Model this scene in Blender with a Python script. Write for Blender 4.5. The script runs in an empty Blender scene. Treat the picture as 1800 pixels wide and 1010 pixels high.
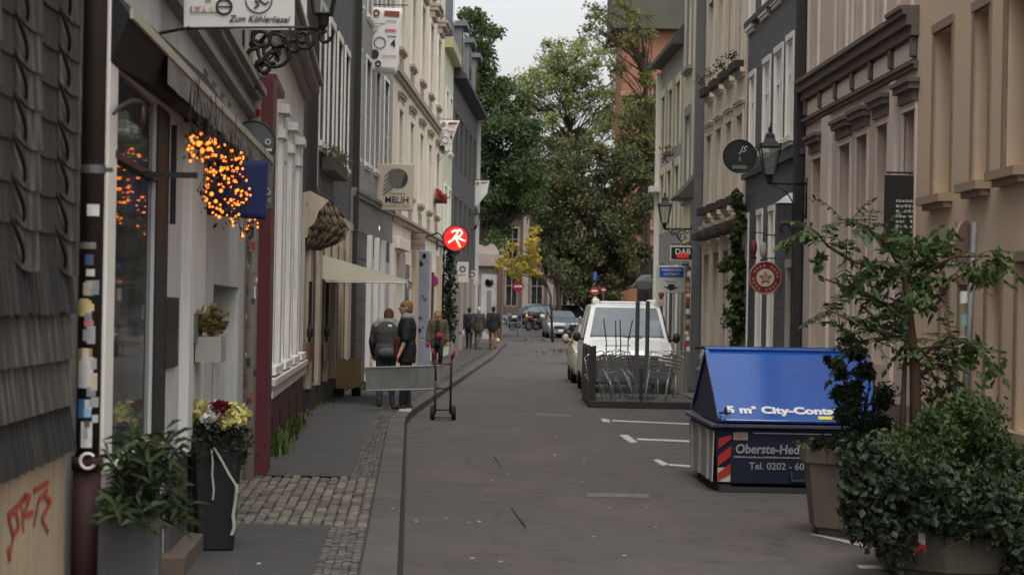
SKY_LO, SKY_HI, EXPO, HAZE = 1.45, 1.8, .2, 0
import bpy, bmesh, math, random
import numpy as np
from mathutils import Vector, Matrix
R = math.radians
rnd = random.Random(11)
S = bpy.context.scene
COL = S.collection
V = Vector
# ---------------------------------------------------------------- survey: photo pixel -> metres
F = 3600.0; EYE = 1.7; RO = R(1.05); HV = -45.0
cR, sR = math.cos(RO), math.sin(RO)
def uv(px, py):
    dx = px - 900.0; dy = 505.0 - py
    return dx*cR - dy*sR, dx*sR + dy*cR
def P(px, py, Y):
    u, v = uv(px, py)
    return V((u*Y/F, Y, EYE + (v - HV)*Y/F))
def gz(Y):
    t = max(0.0, Y - 75.0)
    return min(1.3, 0.0125*t*min(1.0, t/12.0))
def G(px, py, h=0.0):
    u, v = uv(px, py); k = HV - v; Y = F*EYE/k
    for _ in range(12): Y = F*(EYE - gz(Y) - h)/k
    return V((u*Y/F, Y, gz(Y) + h))
def lerp(tab, y):
    if y <= tab[0][0]:
        a, b = tab[0], tab[1]
    elif y >= tab[-1][0]:
        a, b = tab[-2], tab[-1]
    else:
        for a, b in zip(tab, tab[1:]):
            if a[0] <= y <= b[0]: break
    return a[1] + (b[1]-a[1])*(y-a[0])/(b[0]-a[0])
LW = [(6, -1.705), (19.8, -2.55), (31.9, -3.29), (43, -3.42), (52, -3.11), (72, -2.52), (82.9, -2.25), (95, -1.74)]
KL = [(4, -.245), (13.2, -.70), (30.8, -1.57), (33.5, -1.585), (45, -1.33), (87, -.43), (97, -.15)]
wl = lambda y: lerp(LW, y)
kl = lambda y: lerp(KL, y)
wr = lambda y: 5.42 - .0306*y
# ---------------------------------------------------------------- objects
ORG = {}
PEND = []
def tag(o, label=None, cat=None, group=None, kind=None):
    if label: o['label'] = label
    if cat: o['category'] = cat
    if group: o['group'] = group
    if kind: o['kind'] = kind
    return o
def thing(name, label, cat, loc, group=None):
    o = bpy.data.objects.new(name, None); COL.objects.link(o)
    o.location = loc; o.empty_display_size = .2
    ORG[o] = V(loc)
    return tag(o, label, cat, group)
class MB:
    def __init__(s): s.v = []; s.f = []
    def add(s, vs, fs):
        n = len(s.v); s.v += [V(p) for p in vs]; s.f += [tuple(i+n for i in f) for f in fs]; return s
    def obox(s, o, a, b, c):
        o, a, b, c = V(o), V(a), V(b), V(c)
        return s.add([o, o+a, o+a+b, o+b, o+c, o+a+c, o+a+b+c, o+b+c],
                     [(3,2,1,0), (4,5,6,7), (0,1,5,4), (1,2,6,5), (2,3,7,6), (3,0,4,7)])
    def box(s, c, d, rz=0, rx=0, ry=0):
        m = Matrix.Rotation(rz,3,'Z') @ Matrix.Rotation(ry,3,'Y') @ Matrix.Rotation(rx,3,'X')
        a, b, e = (m @ V((d[0],0,0))), (m @ V((0,d[1],0))), (m @ V((0,0,d[2])))
        return s.obox(V(c)-(a+b+e)/2, a, b, e)
    def quad(s, *p): return s.add(p, [tuple(range(len(p)))])
    def prism(s, poly, vec):
        n = len(poly); vec = V(vec); poly = [V(p) for p in poly]
        return s.add(poly + [p+vec for p in poly], [tuple(range(n-1,-1,-1)), tuple(range(n, 2*n))] +
                     [(i, (i+1) % n, (i+1) % n + n, i+n) for i in range(n)])
    def tube(s, pts, r, n=8, cap=True, flat=None):
        pts = [V(p) for p in pts]; N = len(pts)
        rs = r if isinstance(r, (list, tuple)) else [r]*N
        up = V((0,0,1)); vs = []; pv = None
        for i, p in enumerate(pts):
            d = (pts[min(i+1,N-1)] - pts[max(i-1,0)])
            d = d.normalized() if d.length > 1e-9 else V((0,0,1))
            x = (pv - d*pv.dot(d)) if pv is not None else d.cross(up if abs(d.z) < .95 else V((1,0,0)))
            if x.length < 1e-6: x = d.cross(V((0,1,0)))
            x.normalize(); y = d.cross(x); pv = x
            for k in range(n):
                a = 2*math.pi*k/n; vs.append(p + (x*math.cos(a) + y*math.sin(a))*rs[i])
        fs = [(i*n+k, i*n+(k+1) % n, (i+1)*n+(k+1) % n, (i+1)*n+k) for i in range(N-1) for k in range(n)]
        if cap: fs += [tuple(range(n-1,-1,-1)), tuple((N-1)*n+k for k in range(n))]
        return s.add(vs, fs)
    def cyl(s, a, b, ra, rb=None, n=16): return s.tube([a, b], [ra, ra if rb is None else rb], n)
    def rings(s, rs, cap=True):
        n = len(rs[0]); vs = [p for r in rs for p in r]; N = len(rs)
        fs = [(i*n+k, i*n+(k+1) % n, (i+1)*n+(k+1) % n, (i+1)*n+k) for i in range(N-1) for k in range(n)]
        if cap: fs += [tuple(range(n-1,-1,-1)), tuple((N-1)*n+k for k in range(n))]
        return s.add(vs, fs)
    def ell(s, c, r, n=12, m=8, M=None):
        c = V(c); r = V(r) if not isinstance(r, (int,float)) else V((r,r,r)); rs = []
        for j in range(m+1):
            t = -math.pi/2 + math.pi*(j if 0 < j < m else (j + (.02 if j == 0 else -.02)))/m
            ring = []
            for k in range(n):
                a = 2*math.pi*k/n
                q = V((r.x*math.cos(t)*math.cos(a), r.y*math.cos(t)*math.sin(a), r.z*math.sin(t)))
                ring.append(c + (M @ q if M else q))
            rs.append(ring)
        return s.rings(rs)
    def cap(s, a, b, ra, rb, n=10):
        s.cyl(a, b, ra, rb, n); s.ell(a, ra, n, 6); s.ell(b, rb, n, 6); return s
    def torus(s, c, ax, Rr, r, n=24, m=8, a0=0, a1=2*math.pi):
        ax = V(ax).normalized(); x = ax.cross(V((0,0,1)));
        if x.length < 1e-3: x = V((1,0,0))
        x.normalize(); y = ax.cross(x); full = abs(a1-a0-2*math.pi) < 1e-6; vs = []
        N = n if full else n+1
        for i in range(N):
            a = a0 + (a1-a0)*i/n; d = x*math.cos(a) + y*math.sin(a)
            for k in range(m):
                b = 2*math.pi*k/m; vs.append(V(c) + d*(Rr + r*math.cos(b)) + ax*(r*math.sin(b)))
        fs = [(i*m+k, i*m+(k+1) % m, ((i+1) % N)*m+(k+1) % m, ((i+1) % N)*m+k) for i in range(n) for k in range(m)]
        return s.add(vs, fs)
    def build(s, name, mat, par=None, smooth=False, base=None, bevel=0, fix=True, mods=None):
        org = ORG[par] if par is not None else V(base if base is not None else (0,0,0))
        me = bpy.data.meshes.new(name)
        me.from_pydata([tuple(p-org) for p in s.v], [], s.f)
        if fix:
            bm = bmesh.new(); bm.from_mesh(me); bmesh.ops.recalc_face_normals(bm, faces=bm.faces); bm.to_mesh(me); bm.free()
        for m in (mat if isinstance(mat, list) else [mat]): me.materials.append(m)
        if smooth: me.polygons.foreach_set('use_smooth', [True]*len(me.polygons))
        o = bpy.data.objects.new(name, me); COL.objects.link(o)
        ORG[o] = V(org)
        if par is not None: o.parent = par
        else: o.location = org
        if bevel:
            def f(o=o, w=bevel):
                b = o.modifiers.new('b', 'BEVEL'); b.width = w; b.segments = 2; b.limit_method = 'ANGLE'; b.angle_limit = R(40)
            PEND.append(f)
        if mods: PEND.append(lambda o=o: mods(o))
        return o
def struct(mb, name, mat, **k):
    o = mb.build(name, mat, **k); o['kind'] = 'structure'; return o
def copy_tree(o, parent=None):
    c = o.copy(); COL.objects.link(c); ORG[c] = ORG[o]
    if parent is not None: c.parent = parent
    for ch in list(o.children): copy_tree(ch, c)
    return c
# ---------------------------------------------------------------- materials
def lin(c): return tuple(((x/255)/12.92 if x/255 <= .04045 else ((x/255+.055)/1.055)**2.4) for x in c)
def A3(c, k=1): return (min(1,c[0]*k), min(1,c[1]*k), min(1,c[2]*k), 1)
class NT:
    def __init__(s, name):
        s.m = bpy.data.materials.new(name); s.m.use_nodes = True; s.t = s.m.node_tree; s.n = s.t.nodes; s.n.clear()
        s.out = s.new('ShaderNodeOutputMaterial'); s.p = s.new('ShaderNodeBsdfPrincipled'); s.l(s.p.outputs[0], s.out.inputs[0])
        s.tc = s.new('ShaderNodeTexCoord')
    def new(s, k, **kw):
        x = s.n.new(k)
        for a, b in kw.items(): setattr(x, a, b)
        return x
    def l(s, a, b): s.t.links.new(a, b)
    def noise(s, scale, detail=4, vec=None, rough=.6, stretch=None):
        n = s.new('ShaderNodeTexNoise'); n.inputs['Scale'].default_value = scale; n.inputs['Detail'].default_value = detail; n.inputs['Roughness'].default_value = rough
        src = vec or s.tc.outputs['Object']
        if stretch:
            mp = s.new('ShaderNodeMapping'); mp.inputs['Scale'].default_value = stretch; s.l(src, mp.inputs[0]); src = mp.outputs[0]
        s.l(src, n.inputs['Vector']); return n.outputs['Fac']
    def ramp(s, fac, a, b, lo=.35, hi=.65):
        r = s.new('ShaderNodeValToRGB'); e = r.color_ramp.elements
        e[0].position = lo; e[0].color = a; e[1].position = hi; e[1].color = b
        s.l(fac, r.inputs[0]); return r.outputs[0]
    def mix(s, fac, a, b, mode='MIX'):
        m = s.new('ShaderNodeMix', data_type='RGBA', blend_type=mode)
        if isinstance(fac, (int,float)): m.inputs[0].default_value = fac
        else: s.l(fac, m.inputs[0])
        for i, x in ((6,a),(7,b)):
            if isinstance(x, tuple): m.inputs[i].default_value = x
            else: s.l(x, m.inputs[i])
        return m.outputs[2]
    def bump(s, h, strength, dist=.01):
        b = s.new('ShaderNodeBump'); b.inputs['Strength'].default_value = strength; b.inputs['Distance'].default_value = dist
        s.l(h, b.inputs['Height']); s.l(b.outputs[0], s.p.inputs['Normal'])
    def col(s, c): s.l(c, s.p.inputs['Base Color'])
    def setp(s, **k):
        for a, b in k.items(): s.p.inputs[a].default_value = b
MC = {}
def M(c, rough=.8, var=.18, scale=2.5, bump=.15, metal=0, coat=0, grain=60, streak=0, spec=.4, isl=0, fold=0):
    key = (isl, fold, c, rough, var, scale, bump, metal, coat, grain, streak, spec)
    if key in MC: return MC[key]
    q = NT('paint_%02x%02x%02x' % c); L = lin(c)
    n1 = q.noise(scale, 5)
    base = q.ramp(n1, A3(L, 1-var), A3(L, 1+var*.7), .3, .7)
    if grain:
        n2 = q.noise(grain, 3); base = q.mix(.35*min(1, var*4), base, q.ramp(n2, A3(L, .75), A3(L, 1.2), .3, .7))
        if bump: q.bump(n2, bump)
    if streak:
        n3 = q.noise(3.0, 5, stretch=(6, 6, .45)); f = q.ramp(n3, (0,0,0,1), (streak,)*3+(1,), .48, .75)
        base = q.mix(f, base, A3(lin((62,55,47))))
    if isl: base = q.mix(1.0, base, q.ramp(q.new('ShaderNodeNewGeometry').outputs['Random Per Island'], (1-isl,)*3+(1,), (1+isl,1+isl*.95,1+isl*.85,1), 0, 1), 'MULTIPLY')
    if fold: q.bump(q.noise(11, 3, stretch=(1.3,1.3,.7)), fold, .05)
    q.col(base); q.setp(Roughness=rough, Metallic=metal); q.p.inputs['Specular IOR Level'].default_value = spec
    if coat: q.p.inputs['Coat Weight'].default_value = coat; q.p.inputs['Coat Roughness'].default_value = .08
    MC[key] = q.m; return q.m
def glass(c=(30,32,33), rough=.06, var=.5, spec=.7):
    key = ('g', c, rough, spec)
    if key in MC: return MC[key]
    q = NT('window_glass'); L = lin(c)
    q.col(q.ramp(q.noise(.9, 3), A3(L, 1-var), A3(L, 1+var), .35, .65)); q.setp(Roughness=rough); q.p.inputs['Specular IOR Level'].default_value = spec
    if spec < .3: q.p.inputs['IOR'].default_value = 1.18
    q.bump(q.noise(1.3, 2), .05, .03)
    MC[key] = q.m; return q.m
def emit(c, k):
    q = NT('lamp_glow'); q.col(q.mix(.0, A3(lin(c)), A3(lin(c)))); q.p.inputs['Emission Color'].default_value = A3(lin(c)); q.p.inputs['Emission Strength'].default_value = k; return q.m
def slate(c, bw=.3, bh=.16, axis='y', dark=.45, name='slate', mortar=.012, bump=.6, var=.35):
    key = ('s', c, bw, bh, axis)
    if key in MC: return MC[key]
    q = NT(name); L = lin(c)
    sp = q.new('ShaderNodeSeparateXYZ'); q.l(q.tc.outputs['Object'], sp.inputs[0])
    cb = q.new('ShaderNodeCombineXYZ'); q.l(sp.outputs['Y' if axis == 'y' else 'X'], cb.inputs[0]); q.l(sp.outputs['Z'], cb.inputs[1])
    b = q.new('ShaderNodeTexBrick'); q.l(cb.outputs[0], b.inputs['Vector']); b.inputs['Scale'].default_value = 1
    b.inputs['Brick Width'].default_value = bw; b.inputs['Row Height'].default_value = bh; b.inputs['Mortar Size'].default_value = mortar
    b.inputs['Color1'].default_value = A3(L, 1-var); b.inputs['Color2'].default_value = A3(L, 1+var); b.inputs['Mortar'].default_value = A3(L, dark)
    q.col(q.mix(q.ramp(q.noise(1.2, 5, stretch=(1,1,.35)), (.15,)*3+(1,), (.6,)*3+(1,)), b.outputs['Color'], A3(L, .8)))
    q.bump(b.outputs['Fac'], -bump if False else bump, .012); q.setp(Roughness=.62)
    MC[key] = q.m; return q.m
def leafm(name, c1, c2, c3, tr=.3, sc=1.2):
    q = NT(name); g = q.new('ShaderNodeNewGeometry')
    a = q.mix(g.outputs['Random Per Island'], A3(lin(c1)), A3(lin(c2)))
    n = q.ramp(q.noise(sc, 3), (0,0,0,1), (.85,)*3+(1,), .42, .62)
    col = q.mix(n, a, A3(lin(c3))); q.col(col); q.setp(Roughness=.55)
    q.p.inputs['Specular IOR Level'].default_value = .3
    t = q.new('ShaderNodeBsdfTranslucent'); q.l(col, t.inputs[0]); mx = q.new('ShaderNodeMixShader'); mx.inputs[0].default_value = tr
    q.l(q.p.outputs[0], mx.inputs[1]); q.l(t.outputs[0], mx.inputs[2]); q.l(mx.outputs[0], q.out.inputs[0]); return q.m
def asphalt(name, c, red=.25, crack=True):
    q = NT(name); L = lin(c)
    fine = q.noise(190, 2); big = q.noise(.35, 5); mid = q.noise(2.3, 6)
    base = q.ramp(fine, A3(L, .55), A3(L, 1.5), .3, .72)
    base = q.mix(q.ramp(big, (0,0,0,1), (.6,)*3+(1,), .4, .65), base, A3(lin((c[0]+6, c[1]-1, c[2]-4)), .9))
    base = q.mix(q.ramp(mid, (0,0,0,1), (.65,)*3+(1,), .48, .7), base, A3(L, .62)); base = q.mix(q.ramp(q.noise(.9, 6, stretch=(1,.35,1)), (0,0,0,1), (.5,)*3+(1,), .52, .6), base, A3(lin((c[0]+14,c[1]+6,c[2]+3))))
    st = q.noise(1.0, 5, stretch=(2.2, .12, 1)); base = q.mix(q.ramp(st, (0,0,0,1), (.4,)*3+(1,), .55, .75), base, A3(L, 1.35))
    if crack:
        vo = q.new('ShaderNodeTexVoronoi', feature='DISTANCE_TO_EDGE'); vo.inputs['Scale'].default_value = .42
        mp = q.new('ShaderNodeVectorMath', operation='ADD'); nz = q.new('ShaderNodeTexNoise'); nz.inputs['Scale'].default_value = 1.7; nz.inputs['Detail'].default_value = 6
        q.l(q.tc.outputs['Object'], nz.inputs['Vector']); q.l(q.tc.outputs['Object'], mp.inputs[0]); q.l(nz.outputs['Color'], mp.inputs[1]); q.l(mp.outputs[0], vo.inputs['Vector'])
        f = q.ramp(vo.outputs['Distance'], (.55,)*3+(1,), (0,0,0,1), .002, .009); base = q.mix(f, base, A3(L, .35))
    q.col(base); q.setp(Roughness=.88); q.bump(fine, .35, .006); return q.m
def streaky(name, c, light, sc=(9, 9, .8), lo=.45, hi=.7):
    q = NT(name); L = lin(c); n = q.noise(2.2, 6, stretch=sc); n2 = q.noise(40, 4, stretch=(1,1,.2))
    b = q.ramp(n, A3(L), A3(lin(light)), lo, hi); b = q.mix(.5, b, q.ramp(n2, A3(L, .7), A3(L, 1.5), .3, .7)); b = q.mix(1.0, b, q.ramp(q.new('ShaderNodeNewGeometry').outputs['Random Per Island'], (.62,)*3+(1,), (1.3,1.28,1.22,1), 0, 1), 'MULTIPLY'); q.col(b); q.setp(Roughness=.75); q.bump(n2, .4, .006); return q.m
BLACK = M((33,32,31), .5, .1, 5, .05, grain=0); IRON = M((30,29,28), .5, .15, 6, .1)
RUBBER = M((22,22,22), .8, .1, 6, .05); CHROME = M((170,170,172), .25, .05, 3, 0, 1, grain=0); ALU = M((150,150,148), .35, .1, 5, 0, .9, grain=0)
WHITE = M((226,222,213), .6, .06, 2, .05); CREAM = M((205,190,165), .85, .1, 1.2, .15, streak=.35); WOODB = M((110,75,45), .7, .2, 6, .1)
STEEL = M((105,107,108), .45, .12, 4, .05, .6, grain=0); GLASS = glass(); GLASSD = glass((16,17,18)); GLASSL = glass((90,98,102), .05, .25)
PIPEG = M((95,97,98), .5, .1, 4, .05)
# ---------------------------------------------------------------- lettering
def text(par, s, pos, size, mat, ex=(1,0,0), ey=(0,0,1), align='CENTER', bold=0, shear=0, name='lettering', ext=.002, sx=1, spc=1):
    cu = bpy.data.curves.new('t', 'FONT'); cu.body = s; cu.size = size; cu.align_x = align; cu.align_y = 'CENTER'; cu.offset = bold*size; cu.extrude = ext; cu.shear = shear; cu.resolution_u = 3; cu.space_character = spc
    o = bpy.data.objects.new('t', cu); COL.objects.link(o)
    dg = bpy.context.evaluated_depsgraph_get(); dg.update()
    me = bpy.data.meshes.new_from_object(o.evaluated_get(dg)); bpy.data.objects.remove(o); bpy.data.curves.remove(cu)
    ex, ey = V(ex).normalized(), V(ey).normalized(); ez = ex.cross(ey); org = ORG[par]
    for v in me.vertices: v.co = V(pos) + ex*(v.co.x*sx) + ey*v.co.y + ez*v.co.z - org
    me.materials.clear(); me.materials.append(mat); me.name = name
    ob = bpy.data.objects.new(name, me); COL.objects.link(ob); ob.parent = par; ORG[ob] = V(org); return ob
def marks(par, c, w, h, rows, mat, seed, one=False, ex=(1,0,0), ez=(0,0,1)):
    rg = random.Random(seed); mb = MB(); c = V(c); ex = V(ex).normalized(); ez = V(ez).normalized(); nn = ex.cross(ez); rh = h/rows
    for r in range(rows):
        x = -w/2; z = h/2 - rh*(r+.5)
        while x < w/2-.02*w:
            L = w if one else min(w/2-x, rh*rg.uniform(.25,.9))
            mb.obox(c + ex*x + ez*(z-rh*.3), ex*L*.85, nn*.003, ez*rh*rg.uniform(.4,.62)); x += L + rh*.1
    return mb.build('lettering', mat, par)
# ---------------------------------------------------------------- foliage
def leaves(clumps, size, seed=1, asp=.55, shell=.45, droop=.0):
    rg = np.random.default_rng(seed); Vs = []
    for (c, r, n) in clumps:
        d = rg.normal(size=(n,3)); d /= np.linalg.norm(d, axis=1)[:,None]
        rad = rg.random(n)**shell * (1 + .18*rg.normal(size=n))
        p = np.array(c) + d*rad[:,None]*np.array(r)
        a = rg.normal(size=(n,3)) + d*.6; a[:,2] -= droop; a /= np.linalg.norm(a, axis=1)[:,None]
        b = np.cross(a, rg.normal(size=(n,3))); b /= np.linalg.norm(b, axis=1)[:,None]
        nn = np.cross(a, b); s = size*(.6 + .8*rg.random(n))[:,None]
        q = np.stack([p - a*s*.5, p + b*s*asp*.5 + nn*s*.08, p + a*s*.5, p - b*s*asp*.5 + nn*s*.08], 1)
        Vs.append(q.reshape(-1,3))
    v = np.concatenate(Vs); n = len(v)//4
    mb = MB(); mb.v = [V(x) for x in v.tolist()]; mb.f = [(4*i, 4*i+1, 4*i+2, 4*i+3) for i in range(n)]
    return mb
BARK = M((66,56,47), .9, .3, 7, .5, grain=30)
def branchy(a, b, r, bend=.12, n=5, rg=rnd):
    a, b = V(a), V(b); L = (b-a).length; pts = []
    o = V((rg.uniform(-1,1), rg.uniform(-1,1), rg.uniform(-.2,.6)))*L*bend
    for i in range(n):
        t = i/(n-1); pts.append(a.lerp(b, t) + o*math.sin(math.pi*t))
    return pts, [r*(1-.75*i/(n-1)) for i in range(n)]
def tree(name, label, base, trunk, clumps, lm, size, seed, r0=.2, group=None, cat='tree', asp=.6, shell=.45, bark=None, twigs=0, droop=.2):
    t = thing(name, label, cat, base, group); rg = random.Random(seed)
    mb = MB(); tp = [V(base)] + [V(p) for p in trunk]
    mb.tube(tp, [r0*(1-.55*i/(len(tp)-1)) for i in range(len(tp))], 10)
    for (c, r, n) in clumps:
        c = V(c); j = min(range(1, len(tp)), key=lambda i: (tp[i]-c).length + (2 if tp[i].z > c.z else 0)); st = tp[j-1].lerp(tp[j], rg.uniform(.3, .95))
        pts, rs = branchy(st, c, r0*.26, .12, 5, rg); mb.tube(pts, rs, 6)
        for _ in range(twigs):
            e = c + V((rg.uniform(-1,1)*r[0], rg.uniform(-1,1)*r[1], rg.uniform(-.7,1)*r[2])); p2, r2 = branchy(pts[rg.randint(2,4)], e, r0*.09, .1, 4, rg); mb.tube(p2, r2, 4)
    mb.build('trunk', bark or BARK, t, True)
    leaves(clumps, size, seed, asp, shell, droop).build('crown', lm, t, fix=False)
    return t
# ---------------------------------------------------------------- facades
class Bld:
    def __init__(s, name, label, A, B, h, mat, depth=7, side=1, cat='building', roofmat=None, z0=0, roofh=2.5, over=.25, ends=True):
        s.A, s.B = V((A[0],A[1],0)), V((B[0],B[1],0)); s.L = (s.B-s.A).length; s.t = (s.B-s.A)/s.L
        s.n = V((s.t.y, -s.t.x, 0))*side; s.h = h; s.mat = mat; s.depth = depth; s.open = []; s.z0 = z0
        s.root = thing(name, label, cat, (A[0], A[1], z0)); s.roofmat = roofmat; s.roofh = roofh; s.over = over
    def p(s, a, z, d): return s.A + s.t*a + s.n*d + V((0,0,z))
    def b(s, mb, s0, s1, z0, z1, d0, d1):
        return mb.obox(s.p(s0,z0,d0), s.t*(s1-s0), s.n*(d1-d0), V((0,0,z1-z0)))
    def hit(s, px, py, d=0):
        u, v = uv(px, py); r = V((u/F, 1, (v-HV)/F)); o = s.A + s.n*d
        k = (o.x*s.n.x + o.y*s.n.y)/(r.x*s.n.x + r.y*s.n.y); q = r*k
        return (V((q.x,q.y,0))-o).dot(s.t), EYE + q.z
    def part(s, name, mat, boxes, par=None, bevel=0):
        mb = MB()
        for b in boxes: s.b(mb, *b)
        return mb.build(name, mat, par or s.root, bevel=bevel)
    def win(s, s0, s1, z0, z1, fm=None, cm=None, cw=.1, cp=.05, sill=None, sp=.12, nm=1, nh=1, pane=None, rev=.16, hood=None, hp=.2, hh=.16, fw=.055, name='window', curtain=None):
        s.open.append((s0,s1,z0,z1)); rev = -rev
        mb = MB(); mb.quad(s.p(s0,z0,rev), s.p(s1,z0,rev), s.p(s1,z1,rev), s.p(s0,z1,rev))
        w = mb.build(name, pane or GLASS, s.root, fix=False)
        if fm:
            bx = [(s0,s0+fw,z0,z1,rev+.003,rev+.06), (s1-fw,s1,z0,z1,rev+.003,rev+.06), (s0+fw,s1-fw,z0,z0+fw,rev+.003,rev+.058), (s0+fw,s1-fw,z1-fw,z1,rev+.003,rev+.058)]
            for i in range(nm):
                c = s0 + (s1-s0)*(i+1)/(nm+1); bx.append((c-fw*.45,c+fw*.45,z0+fw,z1-fw,rev+.003,rev+.055))
            for i in range(nh):
                c = z0 + (z1-z0)*(1-(i+1)/(nh+1.9)); bx.append((s0+fw,s1-fw,c-fw*.5,c+fw*.5,rev+.004,rev+.05))
            s.part('frame', fm, bx, w)
        if cm:
            s.part('casing', cm, [(s0-cw,s0,z0,z1,-.02,cp), (s1,s1+cw,z0,z1,-.02,cp), (s0-cw,s1+cw,z1,z1+cw*1.1,-.02,cp+.012)], w)
        if sill: s.part('sill', sill, [(s0-cw-.05,s1+cw+.05,z0-.09,z0-.002,-.02,sp), (s0-cw-.01,s1+cw+.01,z0-.15,z0-.092,-.02,sp*.6)], w)
        if hood:
            zt = z1 + (cw*1.1 if cm else 0) + .003
            s.part('hood', hood, [(s0-cw-.02,s1+cw+.02,zt,zt+hh*.5,-.02,hp*.45), (s0-cw-.07,s1+cw+.07,zt+hh*.5+.002,zt+hh*.8,-.02,hp*.8), (s0-cw-.1,s1+cw+.1,zt+hh*.8+.002,zt+hh,-.02,hp)], w)
        return w
    def finish(s, base=None, gables=True):
        xs = sorted({0, s.L} | {round(v,4) for o in s.open for v in o[:2] if 0 < v < s.L}); zs = sorted({s.z0-.3, s.h} | {round(v,4) for o in s.open for v in o[2:] if s.z0-.3 < v < s.h})
        mb = MB()
        for a, b in zip(xs, xs[1:]):
            for c, d in zip(zs, zs[1:]):
                mx, mz = (a+b)/2, (c+d)/2
                if any(o[0] < mx < o[1] and o[2] < mz < o[3] for o in s.open): continue
                mb.quad(s.p(a,c,0), s.p(b,c,0), s.p(b,d,0), s.p(a,d,0))
        for (a,b,c,d) in s.open:
            r = -.32; a = max(a,0); b = min(b,s.L); d = min(d, s.h)
            mb.quad(s.p(a,c,0), s.p(a,d,0), s.p(a,d,r), s.p(a,c,r)); mb.quad(s.p(b,c,0), s.p(b,d,0), s.p(b,d,r), s.p(b,c,r))
            mb.quad(s.p(a,c,0), s.p(b,c,0), s.p(b,c,r), s.p(a,c,r)); mb.quad(s.p(a,d,0), s.p(b,d,0), s.p(b,d,r), s.p(a,d,r))
        D = -s.depth; z = s.z0-.3
        for a in (0, s.L): mb.quad(s.p(a,z,0), s.p(a,z,D), s.p(a,s.h,D), s.p(a,s.h,0))
        mb.quad(s.p(0,z,D), s.p(s.L,z,D), s.p(s.L,s.h,D), s.p(0,s.h,D)); mb.quad(s.p(0,s.h,0), s.p(s.L,s.h,0), s.p(s.L,s.h,D), s.p(0,s.h,D))
        mb.build('wall', s.mat, s.root, fix=False)
        if s.roofmat:
            o = s.over; zb = s.h+.004; poly = [s.p(-.02,zb,o), s.p(-.02,zb+.12,o), s.p(-.02,zb+s.roofh,-s.depth/2), s.p(-.02,zb+.12,D-o), s.p(-.02,zb,D-o)]
            MB().prism(poly, s.t*(s.L+.04)).build('roof', s.roofmat, s.root)
# ================================================================ ground, road, pavement
def sheet(name, mat, ys, f0, f1, dz, nx=2):
    mb = MB()
    for a, b in zip(ys, ys[1:]):
        x0, x1, x2, x3 = f0(a), f1(a), f1(b), f0(b)
        mb.quad(V((x0,a,gz(a)+dz)), V((x1,a,gz(a)+dz)), V((x2,b,gz(b)+dz)), V((x3,b,gz(b)+dz)))
    return struct(mb, name, mat, fix=False)
YS = [-10, 0] + [4+2*i for i in range(75)] + [170, 250, 400, 900]
ASPH = asphalt('road_asphalt', (74, 71, 70))
sheet('ground', asphalt('ground_surface', (92,88,82), crack=False), YS, lambda y: -400, lambda y: 400, -.012)
YR = [0] + [4+2*i for i in range(48)] + [99, 104, 112, 120, 130, 140, 146]
sheet('road', ASPH, YR, lambda y: kl(y) if y < 97 else -40, lambda y: (wr(y)-.55) if y < 52 else (wr(52)-.55+(y-52)*.045 if y < 97 else 40), 0)
PV = asphalt('pavement_asphalt', (63,63,63), crack=False)
YP = [4 + i for i in range(92)]
sheet('pavement', PV, YP, lambda y: wl(y)-.35, lambda y: kl(y)-.5, .082)
sheet('pavement', asphalt('far_pavement_asphalt', (98,94,90), crack=False), [4+2*i for i in range(25)], lambda y: wr(y)-.45, lambda y: wr(y)+.4, .07)
KST = M((80,77,74), .85, .22, 1.7, .3, grain=70, isl=.16)
mb = MB(); y = 4.0; rk = random.Random(5)
while y < 94:                                   # kerb slabs along the left gutter, each with a joint
    L = rk.uniform(.75, 1.05)
    for (o0, o1) in ((-.235, -.004),):
        a, b = y+.006, y+L-.006; dz = rk.uniform(-.004, .004)
        p = [V((kl(a)+o0,a,-.1)), V((kl(a)+o1,a,-.1)), V((kl(b)+o1,b,-.1)), V((kl(b)+o0,b,-.1))]
        mb.prism([q + V((0,0,gz(q.y))) for q in p], (0,0,.195+dz))
    y += L
struct(mb, 'kerb', KST, bevel=.008)
mb = MB(); y = 4
for a, b in zip(YP, YP[1:]):
    mb.quad(V((kl(a)-.003,a,gz(a)+.006)), V((kl(a)+.032,a,gz(a)+.006)), V((kl(b)+.032,b,gz(b)+.006)), V((kl(b)-.003,b,gz(b)+.006)))
struct(mb, 'gutter', M((40,33,30), .9, .3, 3, .2), fix=False)
mb = MB()
for a, b in zip([4+2*i for i in range(25)], [6+2*i for i in range(25)]):
    mb.obox(V((wr(a)-.55,a,-.05)), V((wr(b)-wr(a),b-a-.01,0)), V((.1,0,0)), V((0,0,.125)))
struct(mb, 'kerb', KST)
SETT = M((100,95,87), .8, .3, 4.5, .35, grain=55, isl=.34)
def setts(mb, Y0, Y1, f0, f1, lx, ly, seed):
    rg = random.Random(seed); nx = max(1, round((f1(Y0)-f0(Y0))/lx)); y = Y0
    cols = [(i/nx, (i+1)/nx) for i in range(nx)]
    for (a, b) in cols:
        y = Y0 - rg.uniform(0, ly)
        while y < Y1:
            l = ly*rg.uniform(.75, 1.25); gp = .03 if ly > .2 else .012; ya, yb = max(y, Y0)+gp, min(y+l, Y1)-gp; y += l
            if yb-ya < .03: continue
            j = lambda: rg.uniform(-.006, .006)
            def q(t, yy): return V((f0(yy)+(f1(yy)-f0(yy))*t + j(), yy+j(), gz(yy)+.03))
            e = .07*(b-a)
            mb.prism([q(a+e,ya), q(b-e,ya), q(b-e,yb), q(a+e,yb)], (0,0,.054+rg.uniform(-.010,.012)))
mb = MB(); setts(mb, 15.4, 19.9, lambda y: wl(y)+.0, lambda y: kl(y)-.245, .088, .28, 3)
struct(mb, 'sett_crossing', SETT, bevel=.012)
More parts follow.
